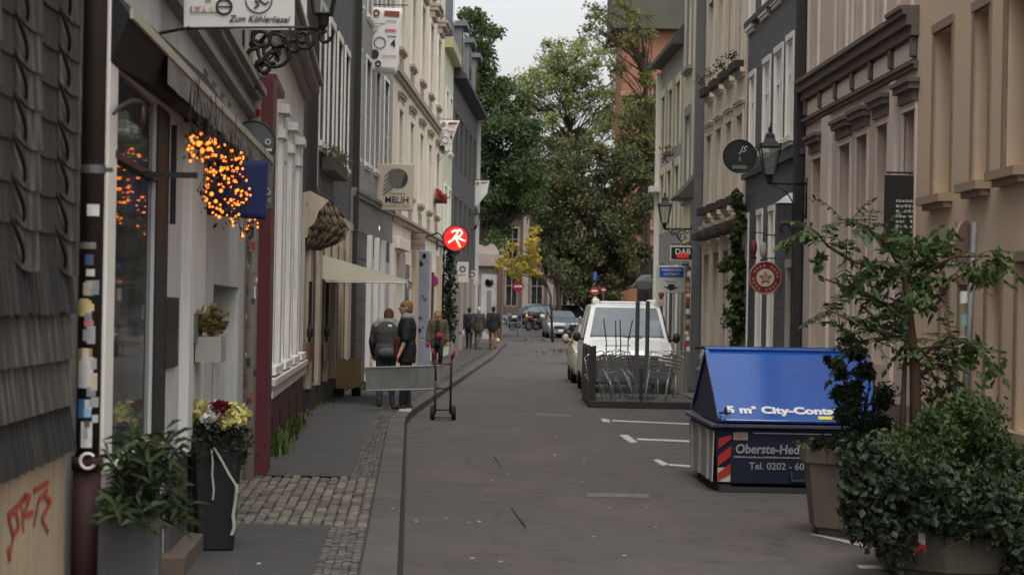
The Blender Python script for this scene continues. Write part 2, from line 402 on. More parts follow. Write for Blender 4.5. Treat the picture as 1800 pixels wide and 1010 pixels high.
mb = MB(); setts(mb, 4, 15.36, lambda y: kl(y)-.52, lambda y: kl(y)-.25, .055, .075, 4); setts(mb, 19.95, 60, lambda y: kl(y)-.5, lambda y: kl(y)-.25, .055, .08, 6)
struct(mb, 'sett_strip', M((98,95,90), .85, .3, 6, .3, isl=.2))
mb = MB()
for a, b in zip(YP, YP[1:]):
    if 14.9 < a < 20.1: mb.quad(V((wl(a)-.3,a,.055)), V((kl(a)-.24,a,.055)), V((kl(b)-.24,b,.055)), V((wl(b)-.3,b,.055)))
    mb.quad(V((kl(a)-.53,a,gz(a)+.06)), V((kl(a)-.23,a,gz(a)+.06)), V((kl(b)-.23,b,gz(b)+.06)), V((kl(b)-.53,b,gz(b)+.06)))
struct(mb, 'joint_sand', M((72,66,54), .95, .3, 8, .3), fix=False)
# cut the pavement out under the sett crossing: the asphalt sheet is rebuilt in two pieces
bpy.data.objects.remove(bpy.data.objects['pavement'])
sheet('pavement', PV, [4+i*.5 for i in range(23)]+[15.4], lambda y: wl(y)-.35, lambda y: kl(y)-.52, .082)
sheet('pavement', PV, [19.93]+[20.5+i for i in range(75)], lambda y: wl(y)-.35, lambda y: kl(y)-.5, .082)
# markings
MK = M((176,170,160), .8, .3, 9, .1, grain=120)
def mark(pts, name='road_marking', mat=MK, h=.004):
    g = [G(*p) for p in pts]; mb = MB(); mb.quad(*[q+V((0,0,h)) for q in g]); return struct(mb, name, mat, fix=False)
mark([(1056,735),(1070,737),(1073,742),(1060,741)])
mark([(1088,764),(1103,764),(1121,777),(1108,778)])
mark([(1120,770),(1216,774),(1216,777),(1120,773)])
mark([(1148,808),(1158,807),(1176,816),(1164,818)])
mark([(1176,815),(1218,818),(1218,821),(1176,818)])
mark([(1076,738),(1212,744),(1212,746),(1076,740)])
mark([(1420,938),(1440,940),(1556,962),(1550,968)])
mark([(1505,993),(1560,994),(1560,1001),(1512,999)])
WORN = M((98,95,92), .9, .4, 9, .1)
mark([(942,726),(1002,728),(1005,732),(945,730)], mat=WORN)
mark([(1030,866),(1140,868),(1142,875),(1032,873)], mat=WORN)
mark([(702,727),(724,727),(722,734),(700,733)], mat=MK, h=.1)
CRK = M((30,28,27), .9, .1, 5, 0)
mark([(897,893),(900,893),(926,926),(922,928)], 'road_crack', CRK)
mark([(866,800),(868,800),(880,818),(878,818)], 'road_crack', CRK)
mb = MB(); rg = random.Random(8)
for i in range(45):                              # paper scraps and gum spots lying about
    x, y = rg.uniform(380, 1180), rg.uniform(690, 1000)
    g = G(x, y); h = .1 if g.x < kl(g.y) else .006; g = G(x, y, h); r = rg.uniform(.006, .022); a = rg.uniform(0,3)
    mb.quad(*[g + V((math.cos(a+k*1.57)*r, math.sin(a+k*1.57)*r*1.3, rg.uniform(0,.006))) for k in range(4)])
o = mb.build('litter', M((205,200,192), .8, .15, 9, 0), fix=False); o['kind'] = 'stuff'; o['label'] = 'pale scraps and gum spots scattered over road and pavement'; o['category'] = 'litter'
GRASS = leafm('grass_blades', (62,82,30), (92,105,44), (48,62,26), .25)
def weeds(x0, x1, n, seed, hh, dx):
    rg = random.Random(seed); mb = MB()
    for i in range(n):
        t = rg.random(); y = x0+(x1-x0)*t; p = V((wl(y)+dx+abs(rg.gauss(0,.09)), y, .08+gz(y))); a = rg.uniform(0,6.3); h = hh*rg.uniform(.4,1.2)*(1-abs(t-.4)*.6); w = .012
        e = V((math.cos(a), math.sin(a), 0)); b = p + e*h*rg.uniform(.2,.7) + V((0,0,h)); m_ = p.lerp(b,.5)+V((0,0,h*.18)); s_ = V((-e.y,e.x,0))*w
        mb.add([p-s_, p+s_, m_+s_*.8, m_-s_*.8, b], [(0,1,2,3),(3,2,4)])
    return mb
mb = weeds(22.2, 29.5, 900, 2, .22, .02); m2 = weeds(41, 45.5, 250, 3, .16, .25); mb.add(m2.v, m2.f); m2 = weeds(31, 40, 120, 5, .1, .05); mb.add(m2.v, m2.f)
o = mb.build('weeds', GRASS, fix=False); tag(o, 'green weeds and grass growing along the foot of the left house walls', 'weeds', None, 'stuff')
mb = leaves([((2.5, 88, .17), (1.3, 14, .015), 500), ((3.6, 60, .02), (1.0, 9, .015), 250), ((3.0, 104, .38), (3, 8, .02), 400)], .10, 9, .7, .6)
o = mb.build('fallen_leaves', leafm('dry_leaf', (98,78,54), (84,68,50), (76,64,52), .1), fix=False); tag(o, 'brown fallen leaves lying on the far end of the road', 'leaves', None, 'stuff')

# ================================================================ left row
PLW = M((228,226,220), .85, .08, 1.1, .15, streak=.3); PLG = M((190,190,187), .85, .1, 1.3, .15, streak=.35); PLINTH = M((72,70,69), .85, .15, 2, .2)
DKM = M((44,42,40), .6, .15, 3, .1)
# ---- L0 slate clad corner house
A, B = (-1.45-.0612*5.2, 5.2), (-1.45-.0612*9.35, 9.35)
L0 = Bld('slate_house', 'dark house at the left edge clad in large curled slates above graffiti', A, B, 11, M((176,156,128), .9, .15, 1.2, .25, streak=.3), depth=5)
L0.finish()
SL = streaky('weathered_slate', (48,46,45), (146,139,131), (8,8,.9), .44, .74); SLD = streaky('dark_slate', (36,35,34), (86,82,78), (7,7,.9), .48, .75)
mbw, mbd, mbk = MB(), MB(), MB()
rg = random.Random(3)
hs_ = lambda x: L0.hit(x, 300)[0]
def shingle(mb, s0, s1, zt, zb, da, db, lift, curl, th=.008, bow=.012):
    n = 8; top = []; bot = []
    for i in range(n+1):
        t = i/n; s_ = s0+(s1-s0)*t; d = da+(db-da)*t
        top.append(L0.p(s_, zt, d)); bot.append(L0.p(s_, zb + curl*(1-t)**2.5 - bow*math.sin(3.14*t), d + lift))
    vs = top + bot + [p - L0.n*th for p in bot]; m_ = n+1
    mb.add(vs, [(i, i+1, m_+i+1, m_+i) for i in range(n)] + [(m_+i, m_+i+1, 2*m_+i+1, 2*m_+i) for i in range(n)] + [(0, m_, 2*m_), (n, m_+n, 2*m_+n)])
b0_, b1_, b2_, b3_ = hs_(20), L0.hit(68,300,.05)[0], hs_(98), L0.hit(138,300,.055)[0]
cols = [(b0_, b1_, b2_), (b2_, b3_, b3_), (b0_-1.2, b0_-.55, b0_), (b0_-2.4, b0_-1.75, b0_-1.2)]
for (u0, u1, u2) in cols:
    mbw, mbd, mbk = MB(), MB(), MB()
    for r in range(24):
        z = 1.84 + r*.158 + rg.uniform(-.008,.008)
        if u2 > u1: shingle(mbd, u1-.06, u2+.05, z+.19, z+.02, .0, .004, .012, .0, bow=.02)
        shingle(mbw, u0, u1, z+.20, z, .004, .05, .014, .03)
        mbk.tube([L0.p(u0-.08+.2*k_/6, z+.21-.20*(k_/6)**.8, .012+.030*math.sin(2.6*k_/6)) for k_ in range(7)], [.004,.008,.010,.010,.009,.007,.003], 6)
    mbw.build('slate_cladding', SL, L0.root, fix=False); mbk.build('slate_shadow_edges', M((26,25,24), .8, .3), L0.root, True)  # near-black ribs paint the shadow lines along the curled slate edges
    if mbd.v: mbd.build('slate_cladding', SLD, L0.root, fix=False)  # recessed strips: their shade is put into the darker slate tone
zs = [1.86, 1.66, 1.456, 1.25, 1.04]
for i in range(4):
    mb = MB(); zt, zb = zs[i], zs[i+1]
    o = L0.p(-.02, zt, .03); mb.prism([L0.p(-.02,zt,.012), L0.p(-.02,zb,.034+.002*i), L0.p(-.02,zb,.02+.002*i), L0.p(-.02,zt,.0)], L0.t*(L0.L+.02))
    if i in (0, 3):
        s = 0.0
        while s < L0.L-.03:
            w = rg.uniform(.05,.11); mb.prism([L0.p(s,zt-.002,.018), L0.p(s,zb+rg.uniform(-.012,.012),.046+.002*i), L0.p(s,zb,.036), L0.p(s,zt-.002,.012)], L0.t*(w*.7)); s += w
    mb.build('lower_cladding', streaky('stained_shakes', (52,50,48), (150,146,139), (7,7,.7), .47, .68) if i in (1,2) else SLD, L0.root, fix=False)
GRF = M((170,72,48), .85, .25, 12, .1)
def wstroke(b, pts, w, mat, name, d=.006, par=None):
    mb = MB()
    for a, c in zip(pts, pts[1:]):
        (s0, z0), (s1, z1) = b.hit(*a), b.hit(*c); dx, dz = s1-s0, z1-z0; L = math.hypot(dx,dz) or 1; nx, nz = -dz/L*w, dx/L*w
        mb.quad(b.p(s0-nx,z0-nz,d), b.p(s1-nx,z1-nz,d), b.p(s1+nx,z1+nz,d), b.p(s0+nx,z0+nz,d)); d += .0004
    return mb.build(name, mat, par or b.root, fix=False)
G1 = [[(14,985),(22,940),(14,910),(26,895),(32,925),(20,940)], [(40,935),(36,880),(52,870),(40,905),(56,900)], [(16,985),(12,960)], [(58,925),(66,880),(82,860)], [(84,935),(72,910),(88,880),(76,870)], [(58,862),(84,846)], [(12,905),(32,886),(46,866)]]
for st in G1: wstroke(L0, st, .012, GRF, 'graffiti')
# brown rain pipe with stickers, red cast foot
pb = V((P(140,900,9.6).x, 9.6, .08)); pt = V((P(168,-20,9.6).x-.02, 9.6, 6.5)); yy = 9.6
def onpipe(z): return V((-1.80 + .0*(z), 9.6, z))
PIPX = P(159, 500, 9.6).x
BRN = M((52,42,38), .6, .25, 5, .15)
mb = MB(); mb.cyl((PIPX,yy,.95), (PIPX,yy,6.8), .055, n=20); dp = mb.build('rain_pipe', BRN, L0.root, True)
mb = MB(); mb.cyl((PIPX,yy,.08), (PIPX,yy,.95), .066, n=20); mb.cyl((PIPX,yy,.93), (PIPX,yy,.99), .074, n=20); mb.build('standpipe', M((58,32,31), .75, .25, 4, .1), dp, True)
mb = MB(); z = P(165,298,9.6).z; mb.cyl((PIPX,yy,z-.02), (PIPX,yy,z+.02), .062, n=20); mb.box((PIPX+.07,yy,z), (.05,.02,.02)); mb.build('pipe_clamp', STEEL, dp)
def sticker(px, py, w, h, c, rnd_=False, px0=None):
    z = P(px, py, 9.7).z; x = P(px, py, 9.69).x; a = math.asin(max(-.98, min(.98, (x-PIPX)/.057))); rr = .0575; hw = w/2/rr; n = 8; mb = MB(); k = 10 if rnd_ else 2
    for i in range(n):
        for j in range(k):
            t0, t1 = -1+2*i/n, -1+2*(i+1)/n; q0, q1 = -1+2*j/k, -1+2*(j+1)/k
            if rnd_ and ((t0+t1)/2)**2+((q0+q1)/2)**2 > 1: continue
            mb.quad(*[V((PIPX+rr*math.sin(a+hw*t), yy-rr*math.cos(a+hw*t), z+h/2*q)) for t, q in ((t0,q0),(t1,q0),(t1,q1),(t0,q1))])
    return mb.build('sticker', M(c, .6, .15, 20, 0, grain=0), dp, fix=False)
for a in [(168,458,.03,.045,(60,80,110)), (170,480,.03,.03,(190,186,178)), (169,500,.03,.03,(150,148,144)), (166,512,.035,.04,(120,120,118)), (158,540,.075,.075,(196,176,120),True), (167,567,.035,.045,(170,110,110),True), (164,588,.03,.05,(140,140,138)), (158,622,.06,.055,(168,128,62)), (160,655,.06,.12,(186,184,178)), (165,632,.045,.03,(200,196,190)), (158,715,.05,.08,(58,104,140)), (165,722,.025,.035,(150,180,200)), (163,760,.04,.11,(196,193,188)), (164,741,.02,.03,(50,50,50)), (160,433,.08,.028,(120,114,106)), (175,372,.045,.05,(200,196,190))]: sticker(a[0], a[1], a[2]*1.35, a[3]*1.1, *a[4:])
rg = random.Random(33)
for i in range(14): sticker(rg.uniform(160,180), rg.uniform(430,835), rg.uniform(.02,.05), rg.uniform(.03,.09), rg.choice([(196,193,188),(176,172,166),(150,150,150),(186,170,140),(120,124,130)]))
mb = MB(); zc = P(163,805,9.7).z; mb.torus((PIPX+.02,yy-.085,zc), (0,1,0), .035, .008, 20, 6, .5, 5.6); mb.build('white_hook', WHITE, dp, True)
# ---- L1 shop house
A, B = (wl(9.72), 9.72), (wl(19.55), 19.55)
L1 = Bld('shop_house', 'pale grey shop house with dark canopy, big shop window and recessed doorway', A, B, 12, PLG, depth=8)
hx = lambda b, x, y=500: b.hit(x, y)[0]
s0, s1 = hx(L1,196), hx(L1,270)
zt = 2.86; zb = L1.hit(240, 778)[1]
w = L1.win(s0, s1, zb, zt, fm=None, pane=glass((66,70,70), .03, .5, .25), rev=.02)
L1.part('transom', BLACK, [(s0,s1,2.42,2.455,-.017,.012)], w); L1.part('window_post', BLACK, [(s1+.01,s1+.62,zb-.03,2.86,-.015,.012)], w)
L1.part('window_sill', M((176,172,165),.7), [(s0-.1,s1+.72,zb-.07,zb-.032,-.02,.05)], w)
L1.part('corner_trim', WHITE, [(-.01,.3,.9,6.5,-.01,.008)], bevel=.005)
s2, s3 = hx(L1,374,600), hx(L1,418,600); zd = L1.hit(385,500)[1]
L1.open.append((s2, s3, .1, zd)); L1.part('door', M((40,36,34), .5, .2, 3), [(s2+.02,s3,.1,zd,-.27,-.22)])
L1.part('pilaster', M((206,205,200),.85,.1,1.2,.15,streak=.25), [(hx(L1,318),hx(L1,346),.75,2.9,-.02,.06)], bevel=.006)
L1.part('plinth', PLINTH, [(hx(L1,296),s2-.01,.0,.74,-.02,.035)])
L1.part('step', M((92,80,70), .9, .2, 3), [(hx(L1,288),hx(L1,327),0,.20,-.02,.15)], bevel=.01)
L1.part('string_course', M((150,146,139), .85, .12, 1.3, .1, streak=.4), [(0.3,L1.L,3.5,3.56,-.02,.08), (0.3,L1.L,3.562,3.66,-.02,.05), (0.3,L1.L,3.662,3.72,-.02,.12), (0.3,L1.L,3.722,3.78,-.02,.16)])
L1.part('menu_board', M((38,34,32),.5), [(hx(L1,289),hx(L1,310),L1.hit(300,645)[1],L1.hit(300,522)[1],0.005,.02)], bevel=.004)
L1.part('intercom', STEEL, [(hx(L1,326),hx(L1,336),L1.hit(330,602)[1],L1.hit(330,550)[1],.061,.085)])
for k in (0, 1, 2, 3):
    a = hx(L1, 386, 150) + k*.75 - 1.4; L1.win(a, a+.5, 3.05, 3.42, pane=GLASSD, fm=PLW, nm=0, nh=0, rev=.1)
for k in range(3):
    L1.win(1.4+k*3.1, 2.6+k*3.1, 4.5, 6.6, fm=WHITE, cm=PLW, sill=PLW, cp=.06)
L1.part('cornice', M((150,146,139), .85), [(-.1,L1.L,11.6,11.8,-.02,.2), (-.1,L1.L,11.802,12.0,-.02,.35)])
# canopy
c = thing('shop_canopy', 'black flat shop canopy with pale front edge and grey valance above the shop window', 'canopy', L1.p(0,2.9,0))
zbar = lambda a: 2.80+.0146*(L1.p(a,0,0).y-7.87)
zwal = lambda a: 2.86+.032*(L1.p(a,0,0).y-9.94)
def slab(pts0, pts1): mb = MB(); mb.rings([pts0, pts1]); return mb
e0, e1 = 0.0, L1.L-2.55
e2 = hx(L1,362,140)
yof = lambda a: L1.p(a,0,0).y
zbar = lambda a: 3.08-.0217*(yof(a)-9.9)
dbar = lambda a: .10+.0362*(yof(a)-9.9)
def cs(a, top): D = dbar(a); z = zbar(a); return [L1.p(a,min(zwal(a),z-.02),.005), L1.p(a,z-.012,D), L1.p(a,z,D), L1.p(a,top,.01)]
slab(cs(e0,3.20), cs(e2,3.36)).build('awning_fabric', M((21,20,20),.7,.1,4,.05), c)
slab(cs(e2+.01,zbar(e2)+.005), cs(e1,zbar(e1)+.005)).build('canopy_soffit', BLACK, c)
def rail(a): D = dbar(a); z = zbar(a); return [L1.p(a,z-.02,D+.002), L1.p(a,z-.02,D+.02), L1.p(a,z+.03,D+.02), L1.p(a,z+.03,D+.002)]
slab(rail(e0), rail(e1)).build('edge_rail', M((168,160,146),.5,.1,4,0), c)
mb = MB(); sa, sb_ = L1.hit(357,200,.34)[0], e1; n = 26
for i in range(n):
    def q(ii, kk): t = ii/n; a = sa+(sb_-sa)*t; return L1.p(a, zbar(a)-.02-.15*kk*(1+.05*math.sin(ii*1.7)), dbar(a)+.012+.012*kk*math.sin(ii*1.9))
    mb.quad(q(i,0), q(i+1,0), q(i+1,1), q(i,1))
mb.build('valance', M((112,109,104),.8,.15,3,.1), c, fix=False)
L1.part('support_arm', BLACK, [(hx(L1,250,240),hx(L1,250,240)+.03,2.40,2.43,.015,.30)], c)
L1.part('support_bar', BLACK, [(hx(L1,296,240),hx(L1,296,240)+.03,2.2,2.8,.016,.05)], c)
def q(x, y, d=.12): a_ = L1.hit(x, y, d); return L1.p(a_[0], a_[1], d)
mb = MB(); mb.tube([q(200,200,.05), q(212,188,.05), q(228,178,.05), q(246,178,.05), q(262,196,.05)], [.008,.012,.014,.012,.008], 8); mb.build('canopy_strut', BLACK, c, True)
mb = MB(); mb.tube([q(236,180,.14), q(250,230,.14)], .004, 4); mb.ell(q(252,205,.14), (.012,.03,.05), 8, 6); mb.build('hanging_ornament', M((66,40,34),.6), c, True)
# string light garland
g = thing('light_garland', 'twiggy garland of warm orange fairy lights hanging from the canopy edge', 'string lights', L1.p(2.5,2.6,.33))
rg = random.Random(21); mb = MB(); blb = []
def gpt():
    while True:
        x = rg.uniform(343, 462); ytop = 228 + (x-345)*.58; ybot = 305 + 85*max(0, 1-abs(x-400)/60)**.5 + (50 if x > 425 else 0)*(1 if x < 458 else 0)
        if x < 360: ybot = 285
        if ybot <= ytop: continue
        y = ytop + (ybot-ytop)*rg.random()**.9; return x, y
for i in range(150):
    x, y = gpt(); s, z = L1.hit(x, y, .33); blb.append(L1.p(s, z, .33+rg.uniform(-.05,.05)))
for (x, y) in ((436,372),(442,380),(384,368),(388,372),(430,350),(452,352),(455,345),(404,385),(396,378),(378,366),(448,340),(444,330),(406,390)):
    s, z = L1.hit(x, y, .33); blb.append(L1.p(s, z, .34))
for p in blb:
    a = p + V((rg.uniform(-.03,.03), rg.uniform(-.2,.2), rg.uniform(.05,.3))); a.z = min(a.z, 2.92); mb.tube([a, a.lerp(p,.5)+V((rg.uniform(-.03,.03),rg.uniform(-.05,.05),0)), p], .0025, 4)
mb.build('wire', M((40,34,28),.8), g, fix=False)
lv = leaves([(p, (.06,.12,.08), 2) for p in blb], .04, 4, .5)
lv.build('foliage', leafm('garland_leaf', (52,48,36), (70,60,40), (36,34,26), .2), g, fix=False)
EM = emit((255,122,36), 2.8); b0 = None
extra = MB()
for i, p in enumerate(blb):
    if b0 is None: b0 = MB().ell(p, .0085, 8, 6).build('bulb', EM, g, True); q0 = V(p)
    elif i % 5 < 3 and i < 160:
        o = b0.copy(); COL.objects.link(o); o.parent = g; sc = rg.uniform(.6,1.35); o.location = V(p) - ORG[g] - (q0-ORG[g])*sc; o.scale = (sc,)*3
    else: extra.ell(p, .0085*rg.uniform(.6,1.3), 6, 5)
for i in range(70): extra.ell(V(rg.choice(blb))+V((rg.uniform(-.03,.03),rg.uniform(-.1,.1),rg.uniform(-.04,.04))), .0075*rg.uniform(.5,1.2), 6, 5)
o = extra.build('small_bulb', EM, g, True); o['kind'] = 'stuff'
# blue flag
def cloth(name, label, cat, corners, mat, group=None, wav=.015, n=14, m=10, thick=.008):
    tl, tr, br, bl = [V(p) for p in corners]; nrm = (tr-tl).cross(bl-tl).normalized(); mb = MB(); G_ = []
    for k in (0, 1):
        for j in range(m+1):
            for i in range(n+1):
                u, v = i/n, j/m; p = tl.lerp(tr,u).lerp(bl.lerp(br,u), v); G_.append(p + nrm*(wav*math.sin(u*7+v*2)*v + thick*k))
    N = (n+1)*(m+1); fs = []
    for k in (0,1): fs += [tuple(k*N + x for x in (j*(n+1)+i, j*(n+1)+i+1, (j+1)*(n+1)+i+1, (j+1)*(n+1)+i)) for j in range(m) for i in range(n)]
    edge = [(i) for i in range(n)] ; 
    for i in range(n): fs += [(i,i+1,N+i+1,N+i), (m*(n+1)+i, m*(n+1)+i+1, N+m*(n+1)+i+1, N+m*(n+1)+i)]
    for j in range(m): fs += [(j*(n+1),(j+1)*(n+1),N+(j+1)*(n+1),N+j*(n+1)), (j*(n+1)+n,(j+1)*(n+1)+n,N+(j+1)*(n+1)+n,N+j*(n+1)+n)]
    mb.add(G_, fs); o = mb.build(name, mat, None, True, base=tl); return tag(o, label, cat, group)
Yb = 14.5
cloth('blue_banner', 'dark navy blue cloth banner hanging behind the fairy lights', 'banner', [P(349,282,Yb), P(472,282,Yb), P(466,386,Yb), P(347,376,Yb)], M((22,34,78),.8,.15,5,.1), wav=.012)
# projecting grey brewery-type sign: round plate above an upright plate
def disc_sign(par, c, r, th, mat, rim=None, name='sign_plate'):
    mb = MB(); c = V(c); mb.cyl(c+V((0,-th/2,0)), c+V((0,th/2,0)), r, n=40); o = mb.build(name, mat, par, bevel=.004)
    if rim: m2 = MB(); m2.torus(c+V((0,-th/2,0)), (0,1,0), r, r*.05, 40, 6); m2.build('rim', rim, o, True)
    return o
Ys = 18.3; GS = M((78,84,82), .5, .1, 3, 0)
t = thing('hanging_sign', 'grey projecting sign of a round plate above an upright plate beside the red pillar', 'sign', P(445,372,Ys))
disc_sign(t, P(446,252,Ys), .196, .07, GS, DKM)
pl = P(461,330,Ys); mb = MB(); mb.box(pl, (.20,.07,.40)); mb.build('sign_plate', GS, t, bevel=.02)
mb = MB(); mb.tube([V((wl(Ys)-.02,Ys,P(446,300,Ys).z)), P(470,300,Ys)], .012, 6); mb.build('bracket', BLACK, t)
text(t, '◎', P(471,250,Ys-.05), .07, M((190,190,186),.6,.05), name='emblem'); text(t, '▬', P(470,262,Ys-.05), .08, M((190,190,186),.6,.05), name='emblem')
text(t, '◎', P(470,338,Ys-.05), .08, M((170,172,170),.6,.05), name='emblem'); text(t, 'B·C', P(470,352,Ys-.05), .05, M((170,172,170),.6,.05))
# white pipe with stickers at the party wall
t = thing('sticker_pipe', 'pale rain pipe covered with stickers between the shop house and the red pillar', 'pipe', (wl(19.3)+.06,19.3,.08))
xx = wl(19.3)+.07
mb = MB(); mb.cyl((xx,19.3,.08), (xx,19.3,9), .055, n=14); mb.build('pipe', M((176,168,154),.6,.2,3,.1), t, True)
rg = random.Random(14)
for i in range(34):
    z = rg.uniform(.6,3.0); a = rg.uniform(-1.0,1.0); h = rg.uniform(.03,.12); n = 4; w_ = rg.uniform(.3,.7); mb = MB()
    for k in range(n):
        q = [(a-w_/2+w_*k/n, -1), (a-w_/2+w_*(k+1)/n, -1), (a-w_/2+w_*(k+1)/n, 1), (a-w_/2+w_*k/n, 1)]
        mb.quad(*[V((xx+(.056+i*.0002)*math.sin(b), 19.3-(.056+i*.0002)*math.cos(b), z+h*c_/2)) for b, c_ in q])
    mb.build('sticker', M(rg.choice([(40,38,38),(190,188,184),(150,60,55),(60,60,62),(90,96,100),(205,200,190),(110,104,98)]), .6, .1, 9, 0, grain=0), t, fix=False)
mb = MB(); z = P(443,200,19).z; mb.cyl((xx,19.22,z), (xx,19.22,z+.06), .06); mb.build('cap', M((120,30,30),.6), t); 
# ---- white advertising board on its own hooks
Yb = 11.8
t = thing('projecting_sign', 'large white board with colourful cafe lettering hanging over the canopy at the top left', 'sign', P(420,54,Yb))
tl = P(325,-95,Yb); br = P(517,54,Yb); cx = (tl.x+br.x)/2; cz = (tl.z+br.z)/2; WB = M((203,200,194),.5,.05,1.2,.02,grain=0)
mb = MB(); mb.box((cx,Yb,cz), (br.x-tl.x,.012,tl.z-br.z), ry=R(-.4)); mb.build('board', WB, t, bevel=.003)
f = Yb-.012; INK = M((40,38,38),.6,.05,5,0); 
def tp(px,py): q = P(px,py,f); return V((q.x, f, q.z))
for ch, x, c_ in (('s',336,(206,90,120)), ('w',347,(190,110,150)), ('a',359,(214,180,160)), ('n',371,(196,200,110))): text(t, ch, tp(x,13), .05, M(c_,.6,.05,5,0,grain=0), shear=.15)
text(t, 'cafe', tp(366,1), .022, INK); marks(t, tp(359,22), .16, .012, 1, INK, 3)
mb = MB(); mb.torus(tp(394,12), (0,1,0), .043, .0065, 32, 6); mb.box(tp(394,12), (.086,.004,.007)); mb.build('emblem', INK, t)
mb = MB(); mb.torus(tp(455,0), (0,1,0), .075, .0035, 40, 6)
for q in ([(447,15),(455,9),(449,3),(458,2),(466,8),(472,3)], [(449,3),(452,-8)], [(451,-10),(455,-14)], [(456,3),(460,-6),(468,-4)]): mb.tube([tp(*a) for a in q], .005, 5)
mb.build('emblem', INK, t)
text(t, 'Zum Köhlerliesel', tp(455,34), .052, INK, shear=.35, bold=.006, sx=.95)
mb = MB()
for x, y in ((331,48),(510,50),(388,56)): mb.ell(tp(x,y), .008, 8, 6)
mb.build('bolt', BLACK, t)
mb = MB(); mb.tube([V((wl(Yb)-.03,Yb,P(325,62,Yb).z)), P(325,50,Yb), P(520,48,Yb)], .010, 6); mb.build('hanger_rod', BLACK, t); mb = MB(); mb.tube([V((wl(Yb)-.03,Yb,P(325,-90,Yb).z)), P(517,-92,Yb)], .012, 6); mb.build('hanger_rod', BLACK, t)
# ---- street lantern generator
def lantern(label, wall, arm, zarm, side, h=.85, fil=0, Y=None, group='old gas lanterns on wall brackets', scroll=1.0, light=(196,196,190)):
    """wall: point on the facade, arm: length towards the street (+x for left side)."""
    w = V(wall); d = 1 if side > 0 else -1; e = w + V((d*arm,0,0)); t = thing('street_lantern', label, 'lantern', w, group)
    mb = MB(); mb.tube([w, e], .018, 8); mb.box(w + V((0,0,-.22)), (.03,.10,.62)); mb.tube([w+V((d*.02,0,-.5)), w+V((d*.12,0,-.42)), w+V((d*arm*.55,0,-.12)), e], .012, 6)
    for (cx_, cz_, r_, a0, a1) in ((.24,-.17,.125,.3,5.4), (.22,-.18,.06,2,7.5), (.47,-.09,.062,0,5.2), (.08,-.40,.06,1,6.2), (.62,-.06,.04,0,5), (.12,-.06,.045,0,5)):
        if cx_ < arm/.95: mb.torus(w+V((d*cx_*scroll*min(1,arm/.6),0,cz_*scroll)), (0,1,0), r_*scroll, .014*scroll, 20, 6, a0, a1)
    if fil:
        for (cx_, cz_, r_, a0, a1) in ((.16,-.10,.07,1,6), (.32,-.10,.075,0,5), (.36,-.22,.06,2,7), (.12,-.27,.08,0,5), (.27,-.27,.05,1,7), (.46,-.16,.05,0,5), (.06,-.33,.07,0,4), (.2,-.36,.045,0,6), (.54,-.08,.045,1,6)): mb.torus(w+V((d*cx_,0,cz_)), (0,1,0), r_, .021, 18, 6, a0, a1)
        for (cx_, cz_) in ((.2,-.16),(.3,-.2),(.1,-.15),(.4,-.12),(.16,-.32),(.07,-.46)): mb.ell(w+V((d*cx_,0,cz_)), (.045,.015,.035), 8, 6)
    mb.build('bracket', IRON, t, True)
    k = h/.85; b = e + V((0,0,.03)); mb = MB()
    mb.tube([b-V((0,0,.05)), b, b+V((0,0,.1*k))], [.02,.045*k,.06*k], 8); 
    def ring(z, r): return [b + V((r*math.cos(R(45+90*i)), r*math.sin(R(45+90*i)), z)) for i in range(4)]
    lo, hi = ring(.1*k,.105*k), ring(.52*k,.21*k)
    for i in range(4):
        mb.tube([lo[i],hi[i]], .012*k, 6); mb.tube([hi[i],hi[(i+1) % 4]], .016*k, 6); mb.tube([lo[i],lo[(i+1) % 4]], .012*k, 6)
    mb.rings([ring(.52*k,.235*k), ring(.60*k,.12*k), ring(.64*k,.10*k), ring(.70*k,.09*k), ring(.74*k,.035*k)]); mb.ell(b+V((0,0,.78*k)), (.03*k,.03*k,.045*k)); mb.tube([b+V((0,0,.8*k)), b+V((0,0,.88*k))], [.012*k,.004], 6)
    for q in hi: mb.ell(q+V((0,0,.03)), .022*k, 6, 5)
    fr = mb.build('lantern_frame', IRON, t)
    mb = MB()
    for i in range(4): mb.quad(lo[i].lerp(lo[(i+1)%4],.06), lo[(i+1)%4].lerp(lo[i],.06), hi[(i+1)%4].lerp(hi[i],.06), hi[i].lerp(hi[(i+1)%4],.06))
    q = NT('lantern_glass'); q.col(q.mix(0., A3(lin((150,152,150))), A3(lin((150,152,150))))); q.setp(Roughness=.1, Alpha=.28); mb.build('pane', q.m, fr, fix=False)
    return t
Yl = 18.45
lantern('wrought iron street lantern with big scrolled bracket behind the white board', (wl(Yl), Yl, P(540,50,Yl).z), .72, 0, 1, scroll=1.2, fil=1)
# ---- L2 red and white house
A, B = (wl(19.6), 19.6), (wl(31.85), 31.85)
L2 = Bld('red_white_house', 'white house with wine red shopfront pillar and red base', A, B, 12, PLW, depth=8)
RED = M((86,34,40), .5, .12, 2, .05, coat=.1); REDD = M((80,34,38), .55, .15, 2.5, .08)
L2.part('red_pillar', RED, [(.35,1.0,0,P(440,130,20).z-.02,-.02,.2)], bevel=.01)
zc = L2.hit(470,150)[1]
L2.part('red_fascia', RED, [(1.0,2.6,3.78,3.98,-.02,.10), (1.0,2.7,3.982,4.06,-.02,.19), (1.02,2.55,3.5,3.778,-.02,.07)])
L2.win(1.15, 2.35, .9, 3.45, fm=RED, pane=GLASSD, rev=.14)
L2.part('red_base', REDD, [(1.0,L2.L,0,.72,-.02,.07)], bevel=.008)
for i in range(4): L2.part('base_recess', M((58,22,24),.7), [(2.9+i*2.2,3.7+i*2.2,.12,.5,.0705,.078)])
L2.part('base_moulding', M((206,200,192),.7,.08), [(2.7,L2.L,.722,.80,-.02,.12), (2.7,L2.L,.86,.93,-.02,.15)])
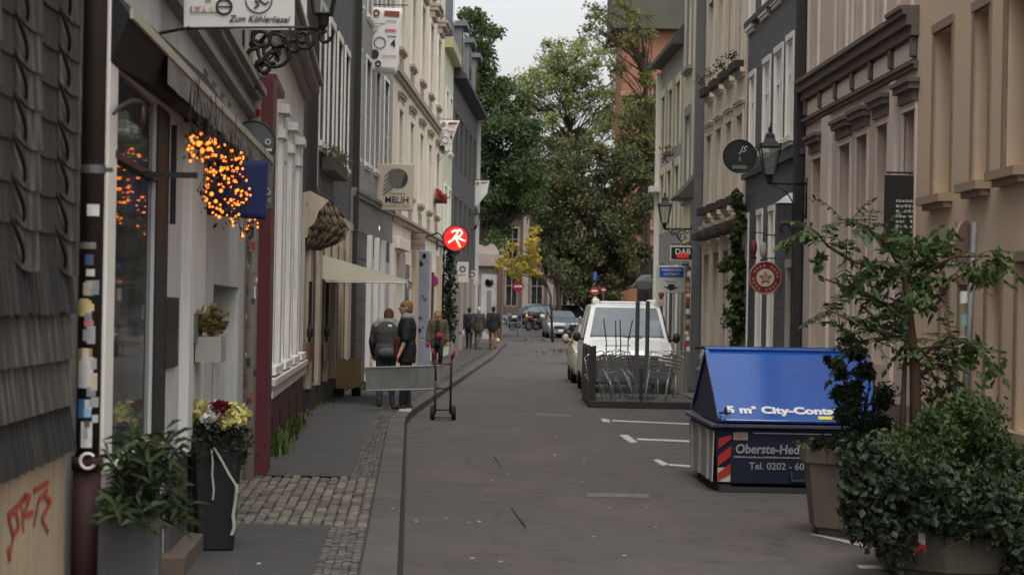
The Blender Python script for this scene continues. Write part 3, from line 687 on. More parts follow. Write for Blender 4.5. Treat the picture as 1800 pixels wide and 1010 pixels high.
L2.part('dentils', M((206,200,192),.7,.08), [(2.8+.28*i,2.94+.28*i,.802,.858,-.02,.13) for i in range(33)])
for i in range(4):
    a = 2.75+i*2.35
    L2.part('pilaster', PLW, [(a,a+.42,.935,3.75,-.02,.06), (a-.05,a+.47,3.752,3.86,-.02,.085), (a+.02,a+.40,3.862,4.05,-.02,.06), (a-.08,a+.5,4.052,4.16,-.02,.13)], bevel=.006)
    L2.win(a+.62, a+2.05, 1.05, 3.6, fm=WHITE, pane=GLASS, rev=.14, nm=1, sill=PLW)
L2.part('cornice', M((158,150,142),.8,.12), [(0,L2.L,4.95,5.05,-.02,.12), (0,L2.L,5.052,5.16,-.02,.24), (0,L2.L,5.162,5.22,-.02,.3)])
for i in range(4): L2.win(1.2+i*2.8, 2.3+i*2.8, 5.9, 7.9, fm=WHITE, cm=PLW, cp=.08, sill=PLW, hood=PLW)
for b_ in (L1, L2): pass
L1.finish(); L2.finish()
# ---- L3 slate house
A, B = (-3.29, 31.9), (-3.42, 43)
SLT = slate((74,74,76), .32, .2); CRW = M((196,187,170),.85,.12,1.3,.15,streak=.4)
L3 = Bld('slate_house', 'grey slate house with tall white windows above an old hooded awning', A, B, 12, SLT, depth=8)
for i in range(4):
    a = 2.7 + i*2.0
    L3.win(a, a+1.0, 4.55, 6.8, fm=WHITE, cm=WHITE, cw=.12, cp=.03, sill=WHITE, sp=.08); L3.win(a, a+1.0, 8.2, 10.3, fm=WHITE, cm=WHITE, cw=.12, cp=.03, sill=WHITE, sp=.08)
L3.part('shopfront', CRW, [(0,L3.L,.45,3.35,-.02,.05), (0,L3.L,3.352,3.5,-.02,.07)])
L3.part('plinth', M((50,46,44),.85,.2), [(.02,L3.L-.02,0,.44,-.02,.09)])
for i in range(6): L3.part('pilaster', M((180,166,146),.8,.18,2,.1,streak=.4), [(.3+i*1.75,.75+i*1.75,.445,3.345,.052,.13)], bevel=.008)
for i in range(5): L3.part('shop_door', M((70,58,46),.6,.2,3,.1), [(.95+i*1.75,1.85+i*1.75,.5,2.9,.0525,.075)])
L3.part('rain_pipe', M((196,192,186),.6), [(1.55,1.63,3.7,9,.02,.1)]); L3.part('rain_pipe', DKM, [(.9,1.02,3.4,12,.02,.14)])
L3.part('flower_box', M((70,62,54),.8), [(3.2,6.4,4.1,4.32,.02,.25)])
leaves([(L3.p(3.4+.45*i,4.42,.16), (.2,.25,.16), 60) for i in range(7)], .07, 61).build('window_plants', leafm('dry_plant', (96,88,70), (122,104,84), (74,72,58), .2), L3.root, fix=False)
L3.finish()
# old hooded awning, folded
def hood(name, label, Y0, Y1, pts_side, mat, mat2, foldn):
    pass
Yh = 31.95; t = thing('hooded_awning', 'weathered cream awning with collapsed brown folds', 'awning', V((wl(Yh),Yh,P(560,435,Yh).z)))
side = [(527,340),(545,335),(578,352),(560,372),(553,392),(543,400),(540,418),(529,415)]
mb = MB(); mb.prism([P(x,y,Yh) for x, y in side], (0,.02,0)); mb.build('side_panel', M((190,178,154),.85,.15,3,.15,streak=.3), t)
mb = MB(); N = 40
prof = [(578,352),(592,368),(602,384),(612,402),(606,418),(588,428),(566,436),(548,434)]
prof2 = [(545,345),(552,360),(548,378),(553,392),(540,400),(542,420),(538,432),(540,436)]
rg = random.Random(4)
for kx in range(22):
    for j in range(len(prof)-1):
        def q(k, j):
            a, b = prof2[j], prof[j]; u = k/22; x = a[0]+(b[0]-a[0])*u; y = a[1]+(b[1]-a[1])*u
            return P(x, y, Yh + .05 + .55*u + .05*math.sin(k*1.45+j*.8) + .03*math.sin(k*.7+j*2.1)) + V((0,0,.028*math.sin(k*1.3+j*.3)))
        mb.quad(q(kx,j), q(kx+1,j), q(kx+1,j+1), q(kx,j+1))
o = mb.build('folded_fabric', M((112,98,80),.9,.4,7,.3), t, True, fix=False)
PEND.append(lambda o=o: (setattr(o.modifiers.new('s','SOLIDIFY'),'thickness',.02)))
mb = MB(); mb.tube([P(545,334,Yh), P(580,352,Yh+.4), P(604,382,Yh+.9)], .015, 6); mb.build('awning_frame', DKM, t)
# cream market awning
t = thing('cream_awning', 'clean cream fabric awning sloping out over the pavement', 'awning', V((wl(34.6),34.6,2.2)))
Ya = 34.6; CF = M((236,230,212),.85,.06,2,.1,grain=120)
a, b, c_, d_ = P(556,444,Ya), P(720,490,Ya), P(706,478,Ya+4.2), P(600,450,Ya+4.2)
tl, tr = P(555,444,Ya), P(716,492,Ya); far = V((-.12,4.0,0)); mb = MB()
n = 12
for i in range(n):
    for j in range(6):
        def q(i, j): u, v = i/n, j/6; return tl.lerp(tr,u) + far*v + V((0,0,-.05*math.sin(math.pi*u)*math.sin(math.pi*v) - .0*u))
        mb.quad(q(i,j), q(i+1,j), q(i+1,j+1), q(i,j+1))
CF = leafm('awning_cloth', (232,226,206), (232,226,206), (226,220,200), .35)
o = mb.build('fabric', CF, t, True, fix=False); PEND.append(lambda o=o: setattr(o.modifiers.new('s','SOLIDIFY'),'thickness',.01))
mb = MB(); bl = P(546,478,Ya); mb.prism([tl, bl, P(572,492,Ya), P(640,494,Ya), P(712,496,Ya), tr], (0,.012,0)); mb.build('side_valance', CF, t)
mb = MB(); e1 = P(712,496,Ya) + V((.03,0,0)); mb.obox(tr+V((0,0,.0)), far, V((.012,0,0)), V((0,0,-.12))); mb.build('front_valance', CF, t)
mb = MB(); mb.tube([P(572,495,Ya), P(716,497,Ya)], .014, 6); mb.tube([tr, tr+far], .02, 6); mb.build('awning_frame', M((180,176,168),.5), t)
for k, x in enumerate((545, 575)):
    Y = 34.9+k*3.4; Y = [34.0,36.6][k]; sx = L3.hit(x,560,.16)[0]; t = thing('wall_pole', ['dark pole with brown plate at its foot, nearer of two under the cream awning', 'dark pole with brown plate at its foot, farther of two under the cream awning'][k], 'pole', L3.p(sx,1.0,.16), 'poles under the cream awning')
    z = lambda y: L3.hit(x,y,.16)[1]
    mb = MB(); mb.tube([L3.p(sx,z(605),.16), L3.p(sx,z(494),.16)], .028, 8); mb.build('pole', BLACK, t)
    mb = MB(); mb.ell(L3.p(sx,z(583),.16), (.05,.05,.11)); mb.build('crank_knob', BLACK, t, True)
    L3.part('foot_plate', WOODB, [(sx-.3,sx+.3,z(635),z(602),.135,.185)], t, .01)
# ---- L4 dark shopfront, white upper
A, B = (-3.42, 43.02), (-3.11, 52)
L4 = Bld('shopfront_house', 'house with black shopfront, white pilasters and grey panelled upper floor', A, B, 12, slate((150,148,144), .5, .22, var=.15, dark=.6, bump=.3), depth=8)
BLK = M((30,29,31),.5,.2,3,.05)
L4.part('shopfront', BLK, [(0,L4.L,.0,3.4,-.02,.03)])
L4.part('fascia', M((120,117,112),.7,.15,2,.1), [(0,L4.L,3.402,4.1,-.02,.05), (0,L4.L,4.102,4.2,-.02,.10), (0,L4.L,4.202,4.28,-.02,.13)])
for i, a in enumerate((3.0, 4.6, 6.1, 8.4)): L4.part('white_pilaster', WHITE, [(a,a+.35,.3,3.39,.032,.14), (a-.04,a+.39,0,.28,.032,.16)], bevel=.01)
mb = MB()
for i in range(4):
    for j in range(7): L4.b(mb, .25+i*.62, .80+i*.62, .2+j*.44, .58+j*.44, .032, .05)
mb.build('black_door', M((34,35,42),.4,.25,5,.05), L4.root)
for i, a in enumerate((3.45, 5.0, 6.55)): L4.part('shop_pane', GLASSD, [(a+.05,a+(1.1 if i < 2 else 1.75),.5,2.9,.0325,.04)])
L4.part('rain_pipe', DKM, [(.02,.16,3.4,12,.02,.16), (-.0,.14,0,3.39,.035,.15)])
for i in range(4):
    a = .5+i*2.1; L4.win(a, a+.95, 5.0, 7.3, fm=DKM, cm=WHITE, cw=.08, cp=.02, sill=WHITE, sp=.06); L4.win(a, a+.95, 8.3, 10.4, fm=DKM, cm=WHITE, cw=.08, cp=.02, sill=WHITE, sp=.06)
L4.finish()
t = thing('globe_lamp', 'small white globe lamp glowing on the black shopfront', 'lamp', P(660,408,48))
mb = MB(); mb.ell(P(661,401,48.6), .1, 16, 10); mb.build('globe', emit((235,238,240), .55), t, True); mb = MB(); mb.tube([V((-3.3,48.6,P(661,404,48.6).z-.15)), P(661,410,48.6), P(661,404,48.6)], .015, 6); mb.build('arm', BLACK, t)
# cardboard low box on two feet
Yc = 38.2; t = thing('cardboard_panel', 'torn beige cardboard panel on two black feet beside the black door', 'panel', V((P(610,690,Yc).x,Yc,.08)))
a, b = P(588,632,Yc), P(632,628,Yc+.6); c_, d_ = P(632,676,Yc+.6), P(592,693,Yc)
top = [a.lerp(b,i/10)+V((0,0,.03*math.sin(i*2.3)-.02*(i % 3))) for i in range(11)]
mb = MB(); mb.prism(top+[c_,d_], (.03,.04,0)); mb.build('panel', M((180,158,124),.9,.12,2,.1), t)
for q in (P(596,696,Yc), P(626,682,Yc+.5)): mb = MB(); mb.cyl(V((q.x,q.y,.08)), V((q.x,q.y,.24)), .09, n=12); mb.build('foot', RUBBER, t)
# ---- L5 cream ornate
A, B = (-3.11, 52.02), (-2.52, 72)
OR = M((226,216,198),.85,.08,1.0,.1,streak=.3); ORD = M((164,152,138),.85,.2,2,.1)
L5 = Bld('ornate_house', 'cream ornate house with pedimented windows and carved mouldings', A, B, 14, OR, depth=8)
for f_, (z0, z1) in enumerate(((4.9,7.0),(8.6,10.8),(11.8,13.4))):
    for i in range(5):
        a = 1.6+i*3.7; L5.win(a, a+1.15, z0, z1, fm=WHITE, cm=OR, cw=.16, cp=.04, sill=ORD, sp=.12, hood=ORD, hp=.34 if f_ == 1 else .13, hh=.42 if f_ == 1 else .25)
        if f_ < 2: L5.part('relief', ORD, [(a+.2,a+.5,z0-.75,z0-.25,-.02,.05), (a+.65,a+.95,z0-.75,z0-.25,-.02,.05)], bevel=.03)
L5.part('string_course', ORD, [(0,L5.L,7.7,7.8,-.02,.08), (0,L5.L,7.802,7.95,-.02,.15), (0,L5.L,4.0,4.12,-.02,.1), (0,L5.L,4.122,4.2,-.02,.18)])
L5.part('shop_pillar', OR, [(.4,3.6,.0,3.3,-.02,.09), (.3,3.7,3.302,3.6,-.02,.22)], bevel=.02)
L5.part('hanging_ornament', ORD, [(1.0,1.5,2.55,3.2,.092,.2), (2.0,2.5,2.5,3.2,.092,.2)])
for i in range(3): L5.part('shop_window', GLASSD, [(4.0+i*5.3,6.2+i*5.3,.5,3.0,-.02,.02)]); L5.part('pillar', M((176,160,140),.85,.1), [(7.0+i*5.3,8.4+i*5.3,0,3.6,-.02,.12)])
L5.finish()
# blue grey poster column against the wall
t = thing('poster_column', 'pale blue grey panelled column spotted with small posters beside the cream house', 'column', V((P(735,640,60.5).x,60.5,.08)))
mb = MB(); c0 = P(719,440,60.5); c1 = P(750,600,60.5); mb.obox(V((c0.x,60.5,.9)), V((c1.x-c0.x,0,0)), V((0,1.2,0)), V((0,0,c0.z-.9))); mb.obox(V((c0.x-.03,60.45,.09)), V((c1.x-c0.x+.1,0,0)), V((0,1.25,0)), V((0,0,.80))); mb.build('column_body', M((126,132,142),.7,.15,3,.1), t, bevel=.02)
mb = MB(); rg = random.Random(3)
for i in range(22): mb.box((rg.uniform(c0.x+.06,c1.x-.06), 60.495, rg.uniform(1.0,c0.z-.1)), (rg.uniform(.04,.12),.006,rg.uniform(.05,.12)))
mb.build('poster', M((70,74,84),.7), t)
# ---- L6 yellow green narrow, L7 dark slate
YG = M((196,197,172),.85,.1,1.3,.1,streak=.25)
L6 = Bld('yellow_house', 'narrow pale yellow green house in the left row', (-2.52,72.02), (-2.37,78), 11.4, YG, depth=8, roofmat=slate((60,62,66), .3,.2), roofh=3)
for z0 in (4.2, 7.6):
    for i in range(2): L6.win(1.0+i*2.6, 2.1+i*2.6, z0, z0+2, fm=WHITE, cm=WHITE, sill=WHITE)
L6.part('shop_window', GLASSD, [(.6,5.3,.5,3,-.02,.03)]); L6.part('cornice', M((170,165,130),.8), [(0,L6.L,11.0,11.38,-.02,.3)])
L6.finish()
L7 = Bld('slate_house', 'dark slate house with dormers at the far end of the left row', (-2.37,78.02), (-1.74,95), 10.6, slate((66,64,66), .5, .25), depth=8, roofmat=slate((58,60,64), .4,.25), roofh=5.5, over=.5)
for z0 in (4.2, 7.4):
    for i in range(5): L7.win(1.5+i*3.1, 2.6+i*3.1, z0, z0+2, fm=M((120,118,114),.6), cm=M((90,88,86),.7), pane=GLASS)
L7.part('rain_pipe', M((190,184,176),.6), [(L7.L-.32,L7.L-.16,.1,10.5,.02,.18)]); L7.part('shopfront', M((120,112,104),.8,.15), [(0,L7.L,.1,3.2,-.02,.05)])
for i in range(4): L7.part('pillar', M((150,140,128),.8,.15), [(1+i*4.2,2.2+i*4.2,.1,3.2,.052,.14)])
for b_, ss in ((L6,(2.2,)), (L7,(3,8,13))):
    for s_ in ss:
        mb = MB(); z = b_.h+.5; b_.b(mb, s_, s_+1.8, z, z+1.9, -2.2, .1); b_.b(mb, s_-.15, s_+1.95, z+1.902, z+2.1, -2.3, .3); d = mb.build('dormer', M((100,102,106),.6,.15,3,.1), b_.root)
        b_.part('dormer_window', GLASS, [(s_+.3,s_+1.5,z+.4,z+1.7,.102,.12)], d)
L7.finish()
# ---- pavilion and square buildings beyond
def frontal(name, label, x0, x1, y, h, mat, cat='building', depth=8, roofmat=None, z0=None, roofh=3):
    return Bld(name, label, (x0,y), (x1,y), h, mat, depth=depth, side=1, cat=cat, roofmat=roofmat, z0=gz(y) if z0 is None else z0, roofh=roofh)
Yp = 104.0; z = gz(Yp); PV1 = M((160,150,140),.85,.1,.9,.1)
pv = frontal('corner_pavilion', 'low pale corner building with rounded parapet and white carved door bay', P(790,500,Yp).x-4, P(884,500,Yp).x, Yp, P(850,455,Yp).z, PV1)
hx2 = lambda x: pv.hit(x,500)[0]
mb = MB(); xs = [P(832+5*i,0,Yp).x for i in range(10)]; top = [P(832+5*i, 455-(26+4*math.sin(i*1.1))*math.sin(math.pi*(i+.5)/10)**.35, Yp) for i in range(10)]
mb.prism([V((top[0].x,Yp-.15,pv.h+.24))]+[V((p.x,Yp-.15,p.z)) for p in top]+[V((top[-1].x,Yp-.15,pv.h+.24))], (0,.4,0)); mb.build('parapet', PV1, pv.root)
pv.part('cornice', M((150,138,128),.8), [(0,pv.L+.1,pv.h-.35,pv.h+.22,-.02,.35)])
pv.part('door_bay', M((170,168,166),.7), [(hx2(846),hx2(874),z,P(860,482,Yp).z,-.02,.15)]); pv.part('pillar', M((96,70,62),.8), [(hx2(875),pv.L,z,pv.h-.36,-.02,.3)])
mb = MB(); mb.ell(P(860,496,Yp-.2), (.22,.06,.2)); mb.build('oval_window', GLASSD, pv.root); pv.part('door_panel', M((120,116,112),.7), [(hx2(856),hx2(864),z+.3,P(860,510,Yp).z,.152,.17)])
pv.part('shop_window', GLASSD, [(hx2(828),hx2(842),z+.3,P(835,500,Yp).z,-.02,.03)])
pv.finish()
Yt = 150.0; TW = frontal('terrace_house', 'row of brown town houses with white pilasters beyond the square', -9, 7.5, Yt, 9.6, M((98,78,72),.85,.15,.6,.1), roofmat=slate((62,60,62),.4,.3,'x'), roofh=1.6)
for i in range(9):
    a = .5+i*1.85; TW.part('pilaster', M((150,140,130),.8,.1), [(a,a+.45,gz(Yt),9.0,-.02,.25)])
    for z0 in (2.2,5.6): TW.win(a+.65, a+1.5, z0, z0+2.3, fm=M((150,142,134),.6), cm=M((140,126,116),.7), cw=.12)
TW.part('string_course', M((186,178,168),.8,.1), [(0,TW.L,4.85,5.1,-.02,.3), (0,TW.L,9.05,9.5,-.02,.5)])
TW.finish()
BRK = slate((132,90,72), .26, .085, 'x', .6, 'brick', .012, .3, .2)
Yc = 132.0; xl = P(1091,300,Yc).x; CH = frontal('brick_church', 'tall orange brick church tower behind the trees', xl, xl+8.5, Yc, P(1100,52,Yc).z, slate((150,100,72),.26,.085,'x',.7,'brick_tower',.012,.3,.2), cat='church', depth=9, z0=1.0)
zz = CH.h
for i in range(3): CH.win(1.2+i*2.4, 2.2+i*2.4, 9+i*0, 15, pane=GLASSD, rev=.25)
for i in range(3): CH.win(1.2+i*2.4, 2.2+i*2.4, 2.6, 5.4, pane=GLASSD, rev=.25)
CH.part('buttress', BRK, [(-.35,.45,1,zz*.55,-.02,.5), (4.0,4.7,1,zz*.55,-.02,.5)])
CH.part('belfry', M((78,76,66),.8,.25,.6,.2), [(-.75,CH.L+.6,zz+.004,zz+.5,-9.3,.7), (-.65,CH.L+.5,zz+.51,zz+9,-9.2,.6)])
CH.part('string_course', M((150,120,96),.8), [(-.1,CH.L,15.8,16.1,-.02,.25), (-.1,CH.L,7.2,7.4,-.02,.25)])
CH.finish()
x0 = P(1000,500,160).x; HB = frontal('town_house', 'pale house glimpsed between the trunks past the square', x0, x0+9, 162, 9, M((150,138,124),.85,.12,.6), roofmat=slate((70,60,58),.4,.3,'x'))
for i in range(4):
    for z0 in (1.8,5.2): HB.win(.8+i*2.1, 1.9+i*2.1, z0, z0+2, fm=WHITE, cm=WHITE)
HB.finish()
# ================================================================ right row
def RB(name, label, Y0, Y1, h, mat, **k): return Bld(name, label, (wr(Y0), Y0), (wr(Y1), Y1), h, mat, side=-1, **k)
BEI = M((208,184,158),.88,.045,.5,.2); OCH = M((150,126,104),.8,.12,1.5,.1)
R0 = RB('beige_house', 'plain beige rendered house with narrow ochre framed windows at the right edge', 11, 23.85, 13, BEI, depth=8, roofmat=slate((70,64,62),.3,.2), roofh=4)  # unseen tall roofs, here to the cream house, added for the skip lid's reflection
h0 = lambda x, y: R0.hit(x, y)
GRN = glass((16,30,28), .08)
def wpx(b, xa, xb, yt, yb, **k):
    """window whose jambs sit at photo columns xa (far) and xb (near)"""
    sa, sb = b.hit(xa, (yt+yb)/2)[0], b.hit(xb, (yt+yb)/2)[0]; xm = (xa+xb)/2
    return b.win(min(sa,sb), max(sa,sb), b.hit(xm, yb)[1], b.hit(xm, yt)[1], **k)
OK = dict(cm=OCH, cw=.09, cp=.015, sill=M((164,140,118),.85,.1), sp=.16, rev=.27, fm=M((110,84,62),.6), fw=.07)
wpx(R0, 1642, 1672, 52, 343, nm=1, nh=0, **OK)
wpx(R0, 1712, 1738, 15, 320, nm=0, nh=1, **OK); wpx(R0, 1768, 1806, -30, 296, nm=0, nh=1, **OK); wpx(R0, 1846, 1900, -70, 272, nm=0, nh=1, **OK)
OG = dict(OK); OG['pane'] = GRN; OG['fm'] = M((30,44,40),.5)
wpx(R0, 1652, 1665, 505, 800, nm=0, nh=1, **OG); wpx(R0, 1686, 1706, 500, 790, nm=0, nh=1, **OG); wpx(R0, 1733, 1757, 475, 772, nm=0, nh=2, **OG); wpx(R0, 1787, 1830, 458, 760, nm=1, nh=3, **OG)
for i in range(4): R0.win(1.5+i*2.9, 2.6+i*2.9, 6.5, 8.8, **OK)
R0.part('plinth', M((96,74,60),.85,.15), [(0,R0.L,0,.35,-.02,.05)])
R0.finish()
MAU = M((200,182,168),.85,.1,1.0,.15,streak=.2); MAD = M((108,96,90),.8,.2,2,.15,streak=.3); MAL = M((212,196,184),.85,.08,1,.1)
R1 = RB('ornamented_house', 'mauve brown house with heavy dark cornice, consoles and hooded windows', 23.87, 31.38, 13.5, MAU, depth=8, roofmat=slate((66,64,64),.3,.2), roofh=4)
zc = R1.hit(1515, 95)[1]
R1.part('cornice', MAD, [(0,R1.L,zc-.20,zc-.08,-.02,.09), (0,R1.L,zc-.078,zc+.04,-.02,.15), (0,R1.L,zc+.042,zc+.10,-.02,.20), (0,.85,zc+.102,zc+.15,-.02,.23), (0,R1.L,zc-.58,zc-.53,-.02,.05), (0,R1.L,zc-.528,zc-.49,-.02,.08)])
R1.part('frieze_panel', MAL, [(.2+i*1.22,1.2+i*1.22,zc-.45,zc-.24,-.02,.03) for i in range(6)])
for i in range(7): R1.part('console', MAD, [(.06+i*1.2,.16+i*1.2,zc-.44,zc-.202,.0,.08), (.08+i*1.2,.14+i*1.2,zc-.48,zc-.442,.0,.05)], bevel=.02)
DB = dict(cm=MAL, cw=.08, cp=.02, rev=.22, fm=M((74,58,56),.6), pane=glass((60,48,50),.12,.2))
for xa, xb in ((1427,1442),(1474,1492),(1504,1522),(1540,1558),(1586,1606)):
    for yt, yb in ((262-(xa-1427)*.52, 640),):
        wpx(R1, xa, xb, yt+18, yb, nm=0, nh=1, hood=MAD, hp=.15, hh=.26, **DB)
    wpx(R1, xa, xb, -330, R1.hit(0,0)[1] if False else 147-(xa-1415)*.62-8, nm=0, nh=1, cm=MAL, cw=.10, cp=.03, rev=.2, fm=M((70,54,56),.6), pane=glass((64,50,54),.12,.2))
R1.part('plinth', MAD, [(0,R1.L,0,.7,-.02,.07)])
for xa, xb in ((1448,1462),(1568,1577)): R1.part('pilaster', MAL, [(R1.hit(xb,300)[0],R1.hit(xa,300)[0],.71,zc-.61,-.02,.05)])
R1.finish()
SLR = slate((92,94,98), .34, .17, var=.22)
R2 = RB('slate_house', 'blue grey slate house with long white window casings on the right side', 31.4, 37.7, 13, SLR, depth=8, roofmat=slate((66,64,64),.3,.2), roofh=4)
WC = dict(cm=WHITE, cw=.09, cp=.025, sill=WHITE, sp=.08, fm=WHITE, rev=.06, pane=GLASS)
for i in range(4):
    xs = ((1319,1327),(1343,1353),(1363,1375),(1384,1394))[i]; yt = (128,104,84,64)[i]; yb = (262,262,250,240)[i]
    wpx(R2, xs[0], xs[1], yt+7, yb, nm=1, nh=1, **WC); wpx(R2, xs[0], xs[1], yt-190, yt-85-i*2, nm=1, nh=1, **WC)
for xs in ((1308,1314),(1331,1338),(1352,1359)): wpx(R2, xs[0], xs[1], 385-(xs[0]-1308)*.3, 620, nm=0, nh=1, **WC)
wpx(R2, 1388, 1402, 470, 640, nm=0, nh=0, cm=M((180,174,160),.8), cw=.12, cp=.06, fm=M((120,114,104),.7), rev=.15)
R2.part('band', M((70,72,76),.7,.15), [(0,R2.L,R2.hit(1360,290)[1]-.05,R2.hit(1360,290)[1]+.05,-.02,.09), (0,R2.L,7.0,7.1,-.02,.09)])
R2.part('rain_pipe', DKM, [(.03,.13,.1,12.8,.02,.14), (.3,.38,.1,12.8,.02,.12)])
R2.part('plinth', M((84,80,76),.85,.15), [(0,R2.L,0,.6,-.02,.08)])
R2.finish()
CRR = M((214,202,184),.87,.08,1.1,.15,streak=.3); CRM = M((204,190,172),.85,.12,1.5,.1)
R3 = RB('cream_house', 'cream house with dark window boxes and pale casings between slate and yellow houses', 37.72, 44, 13, CRR, depth=8, roofmat=slate((66,64,64),.3,.2), roofh=4)
for i in range(4):
    a = .45+i*1.5
    for z0, z1 in ((3.85,5.5),(6.35,8.3),(9.3,11.3)):
        w = R3.win(a, a+.72, z0, z1, fm=WHITE, cm=CRM, cw=.09, cp=.025, sill=CRM, sp=.09, hood=CRM, hp=.09)
        if z0 < 7: 
            R3.part('window_box', M((52,46,42),.8), [(a-.1,a+.82,z0-.02,z0+.13,.02,.2)], w)
    leaves([(R3.p(a+.36,6.62,.2),(.16,.35,.12),60)], .06, 40+i).build('box_plants', leafm('box_leaf', (66,64,50), (90,84,70), (44,44,36), .2), R3.root, fix=False)
    R3.part('awning_box', M((44,38,36),.7), [(a-.15,a+.8,3.3,3.45,.01,.3)], bevel=.02)
    R3.win(a-.05, a+.8, .9, 3.0, fm=CRM, cm=CRM, cw=.1, cp=.03, hood=CRM, hp=.1, sill=CRM, sp=.08)
R3.part('string_course', CRM, [(0,R3.L,3.05+.5,3.62,-.02,.10), (0,R3.L,.55,.62,-.02,.08)])
R3.part('base_band', M((160,142,118),.85,.12), [(0,R3.L,0,.54,-.02,.06)])
R3.finish()
YEL = M((204,198,172),.87,.07,1.1,.1,streak=.2); GRY = M((136,136,134),.85,.1,1.2,.1)
R4 = RB('yellow_house', 'yellow house front with grey downpipe beyond the cream house', 44.02, 48.2, 13, YEL, depth=8)
R4.part('rain_pipe', PIPEG, [(.05,.2,.1,12.9,.02,.2)]); R4.part('corner_pillar', M((196,190,180),.8,.08), [(.25,1.2,.1,R4.hit(1225,352)[1],-.02,.14)])
zr = R4.hit(1225,352)[1]
mb = MB(); mb.prism([R4.p(.1,zr+.002,.5), R4.p(.1,zr+.05,.52), R4.p(.1,zr+.62,0.02), R4.p(.1,zr+.002,0.02)], R4.t*1.6); mb.build('porch_roof', M((74,66,62),.7,.15), R4.root)
for z0 in (4.4,7.4,10.2):
    R4.win(2.6, 3.4, z0, z0+1.9, fm=WHITE, cm=GRY, cw=.2, cp=.02, sill=GRY)
for z0 in (.9,): R4.win(1.8, 3.4, z0, z0+2, fm=GRY, cm=GRY)
R4.finish()
GRW = M((150,150,147),.85,.08,1.1,.1)
R5 = RB('grey_house', 'grey house with pale yellow window strips and dark mansard roof ending the right row', 48.22, 53.4, 8.1, GRW, depth=7, roofmat=slate((64,62,62),.4,.22), roofh=5, over=.3)
for a in (.5,2.2,3.9):
    for z0 in (4.0,6.0): R5.win(a, a+.75, z0-.2, z0+1.3, fm=WHITE, cm=M((204,198,168),.8,.08), cw=.18, cp=.03)
    R5.win(a, a+.9, .8, 2.8, fm=GRY, cm=WHITE)
R5.part('end_trim', WHITE, [(R5.L-.2,R5.L,.1,8.0,-.02,.12)]); R5.part('eave_cornice', WHITE, [(R5.L-.5,R5.L+.05,4.9,5.05,-.02,.28)])
leaves([(R5.p(1.4,5.6,.2),(.2,.35,.25),70)], .09, 8).build('balcony_plants', leafm('balcony_leaf', (60,70,44), (140,60,50), (46,56,36), .2), R5.root, fix=False)
R5.finish()
# ---- things on the right facades
def wall_sign(name, label, boxc, size, mat, wallx, cat='sign', th=.06, bevel=.01, group=None):
    t = thing(name, label, cat, V(boxc) - V((0,0,size[1]/2)), group)
    mb = MB(); mb.box(boxc, (size[0], th, size[1])); b = mb.build('board', mat, t, bevel=bevel)
    if wallx is not None:
        mb = MB(); zt = boxc[2]+size[1]/2+.03; xe = boxc[0] + (-1 if wallx > boxc[0] else 1)*size[0]*.45; mb.tube([V((wallx,boxc[1],zt)), V((xe,boxc[1],zt))], .014, 6)
        for dx in (-.35,.35): mb.tube([V((boxc[0]+dx*size[0],boxc[1],zt)), V((boxc[0]+dx*size[0],boxc[1],zt-.05))], .006, 5)
        mb.build('bracket', BLACK, t)
    return t
Y = 23.95; cc = P(1580,362,Y); t = wall_sign('projecting_sign', 'black upright projecting board with small pale lettering on the mauve house', cc, (.34,.72), M((28,30,29),.6,.1), wr(Y))
marks(t, cc+V((.06,-.034,-.12)), .20, .42, 7, M((170,168,160),.6,.05,5,0,grain=0), 3)
Y = 31.9; cc = P(1389,395,Y); t = wall_sign('box_sign', 'dark grey box sign with pale top and vertical white lettering beside the lantern', cc, (.40,.66), M((66,68,68),.6,.12), wr(Y), th=.22, bevel=.015)
mb = MB(); z = cc.z+.332; a = [V((cc.x-.23,Y-.13,z)), V((cc.x+.23,Y-.13,z)), V((cc.x+.23,Y+.13,z)), V((cc.x-.23,Y+.13,z))]; b_ = [V((cc.x+dx,Y+dy,z+.16)) for dx, dy in ((-.02,-.03),(.14,-.03),(.14,.03),(-.02,.03))]; mb.rings([a, b_]); mb.build('lamp_hood', M((205,205,203),.5,.05), t)
mb = MB(); mb.box(cc+V((.09,-.113,.05)), (.11,.006,.40)); st = mb.build('label_strip', M((176,176,172),.6,.05), t)
marks(st, cc+V((.09,-.116,.05)), .08, .36, 4, INK, 5, one=True)
mb = MB(); mb.torus(cc+V((-.09,-.113,-.06)), (0,1,0), .075, .014, 20, 6, 2.2, 6.6); mb.build('emblem', M((40,42,42),.6), t)
lantern('black wall lantern beside the blue grey slate house on the right', (wr(31.2), 31.2, P(1352,322,31.2).z), wr(31.2)-P(1352,310,31.2).x, 0, -1, h=.86, scroll=.55)
Y = 36; cc = P(1300,275,Y); t = thing('round_sign', 'round black sign with thin pale lettering on the slate house', 'sign', cc-V((0,0,.28)))
disc_sign(t, cc, .285, .06, M((32,33,33),.5,.1), IRON)
text(t, 'JS', cc+V((.05,-.034,.12)), .15, M((190,190,186),.6,.05), shear=.4); text(t, 'l', cc+V((0,-.034,-.05)), .12, M((170,170,166),.6,.05))
mb = MB(); mb.box(cc+V((0,-.033,-.19)), (.26,.006,.06)); mb.build('name_band', M((110,110,108),.6), t)
mb = MB(); mb.tube([cc+V((.26,0,.02)), V((wr(Y),Y,cc.z+.02))], .016, 6); mb.tube([cc+V((.22,0,.16)), V((wr(Y),Y,cc.z+.16))], .012, 6); mb.build('bracket', IRON, t)
Y = 33.4; cc = P(1345,488,Y); t = thing('star_sign', 'round dark red sign with a star in a white ring', 'sign', cc-V((0,0,.26)))
disc_sign(t, cc, .26, .05, M((112,28,30),.45,.1), M((150,130,120),.5))
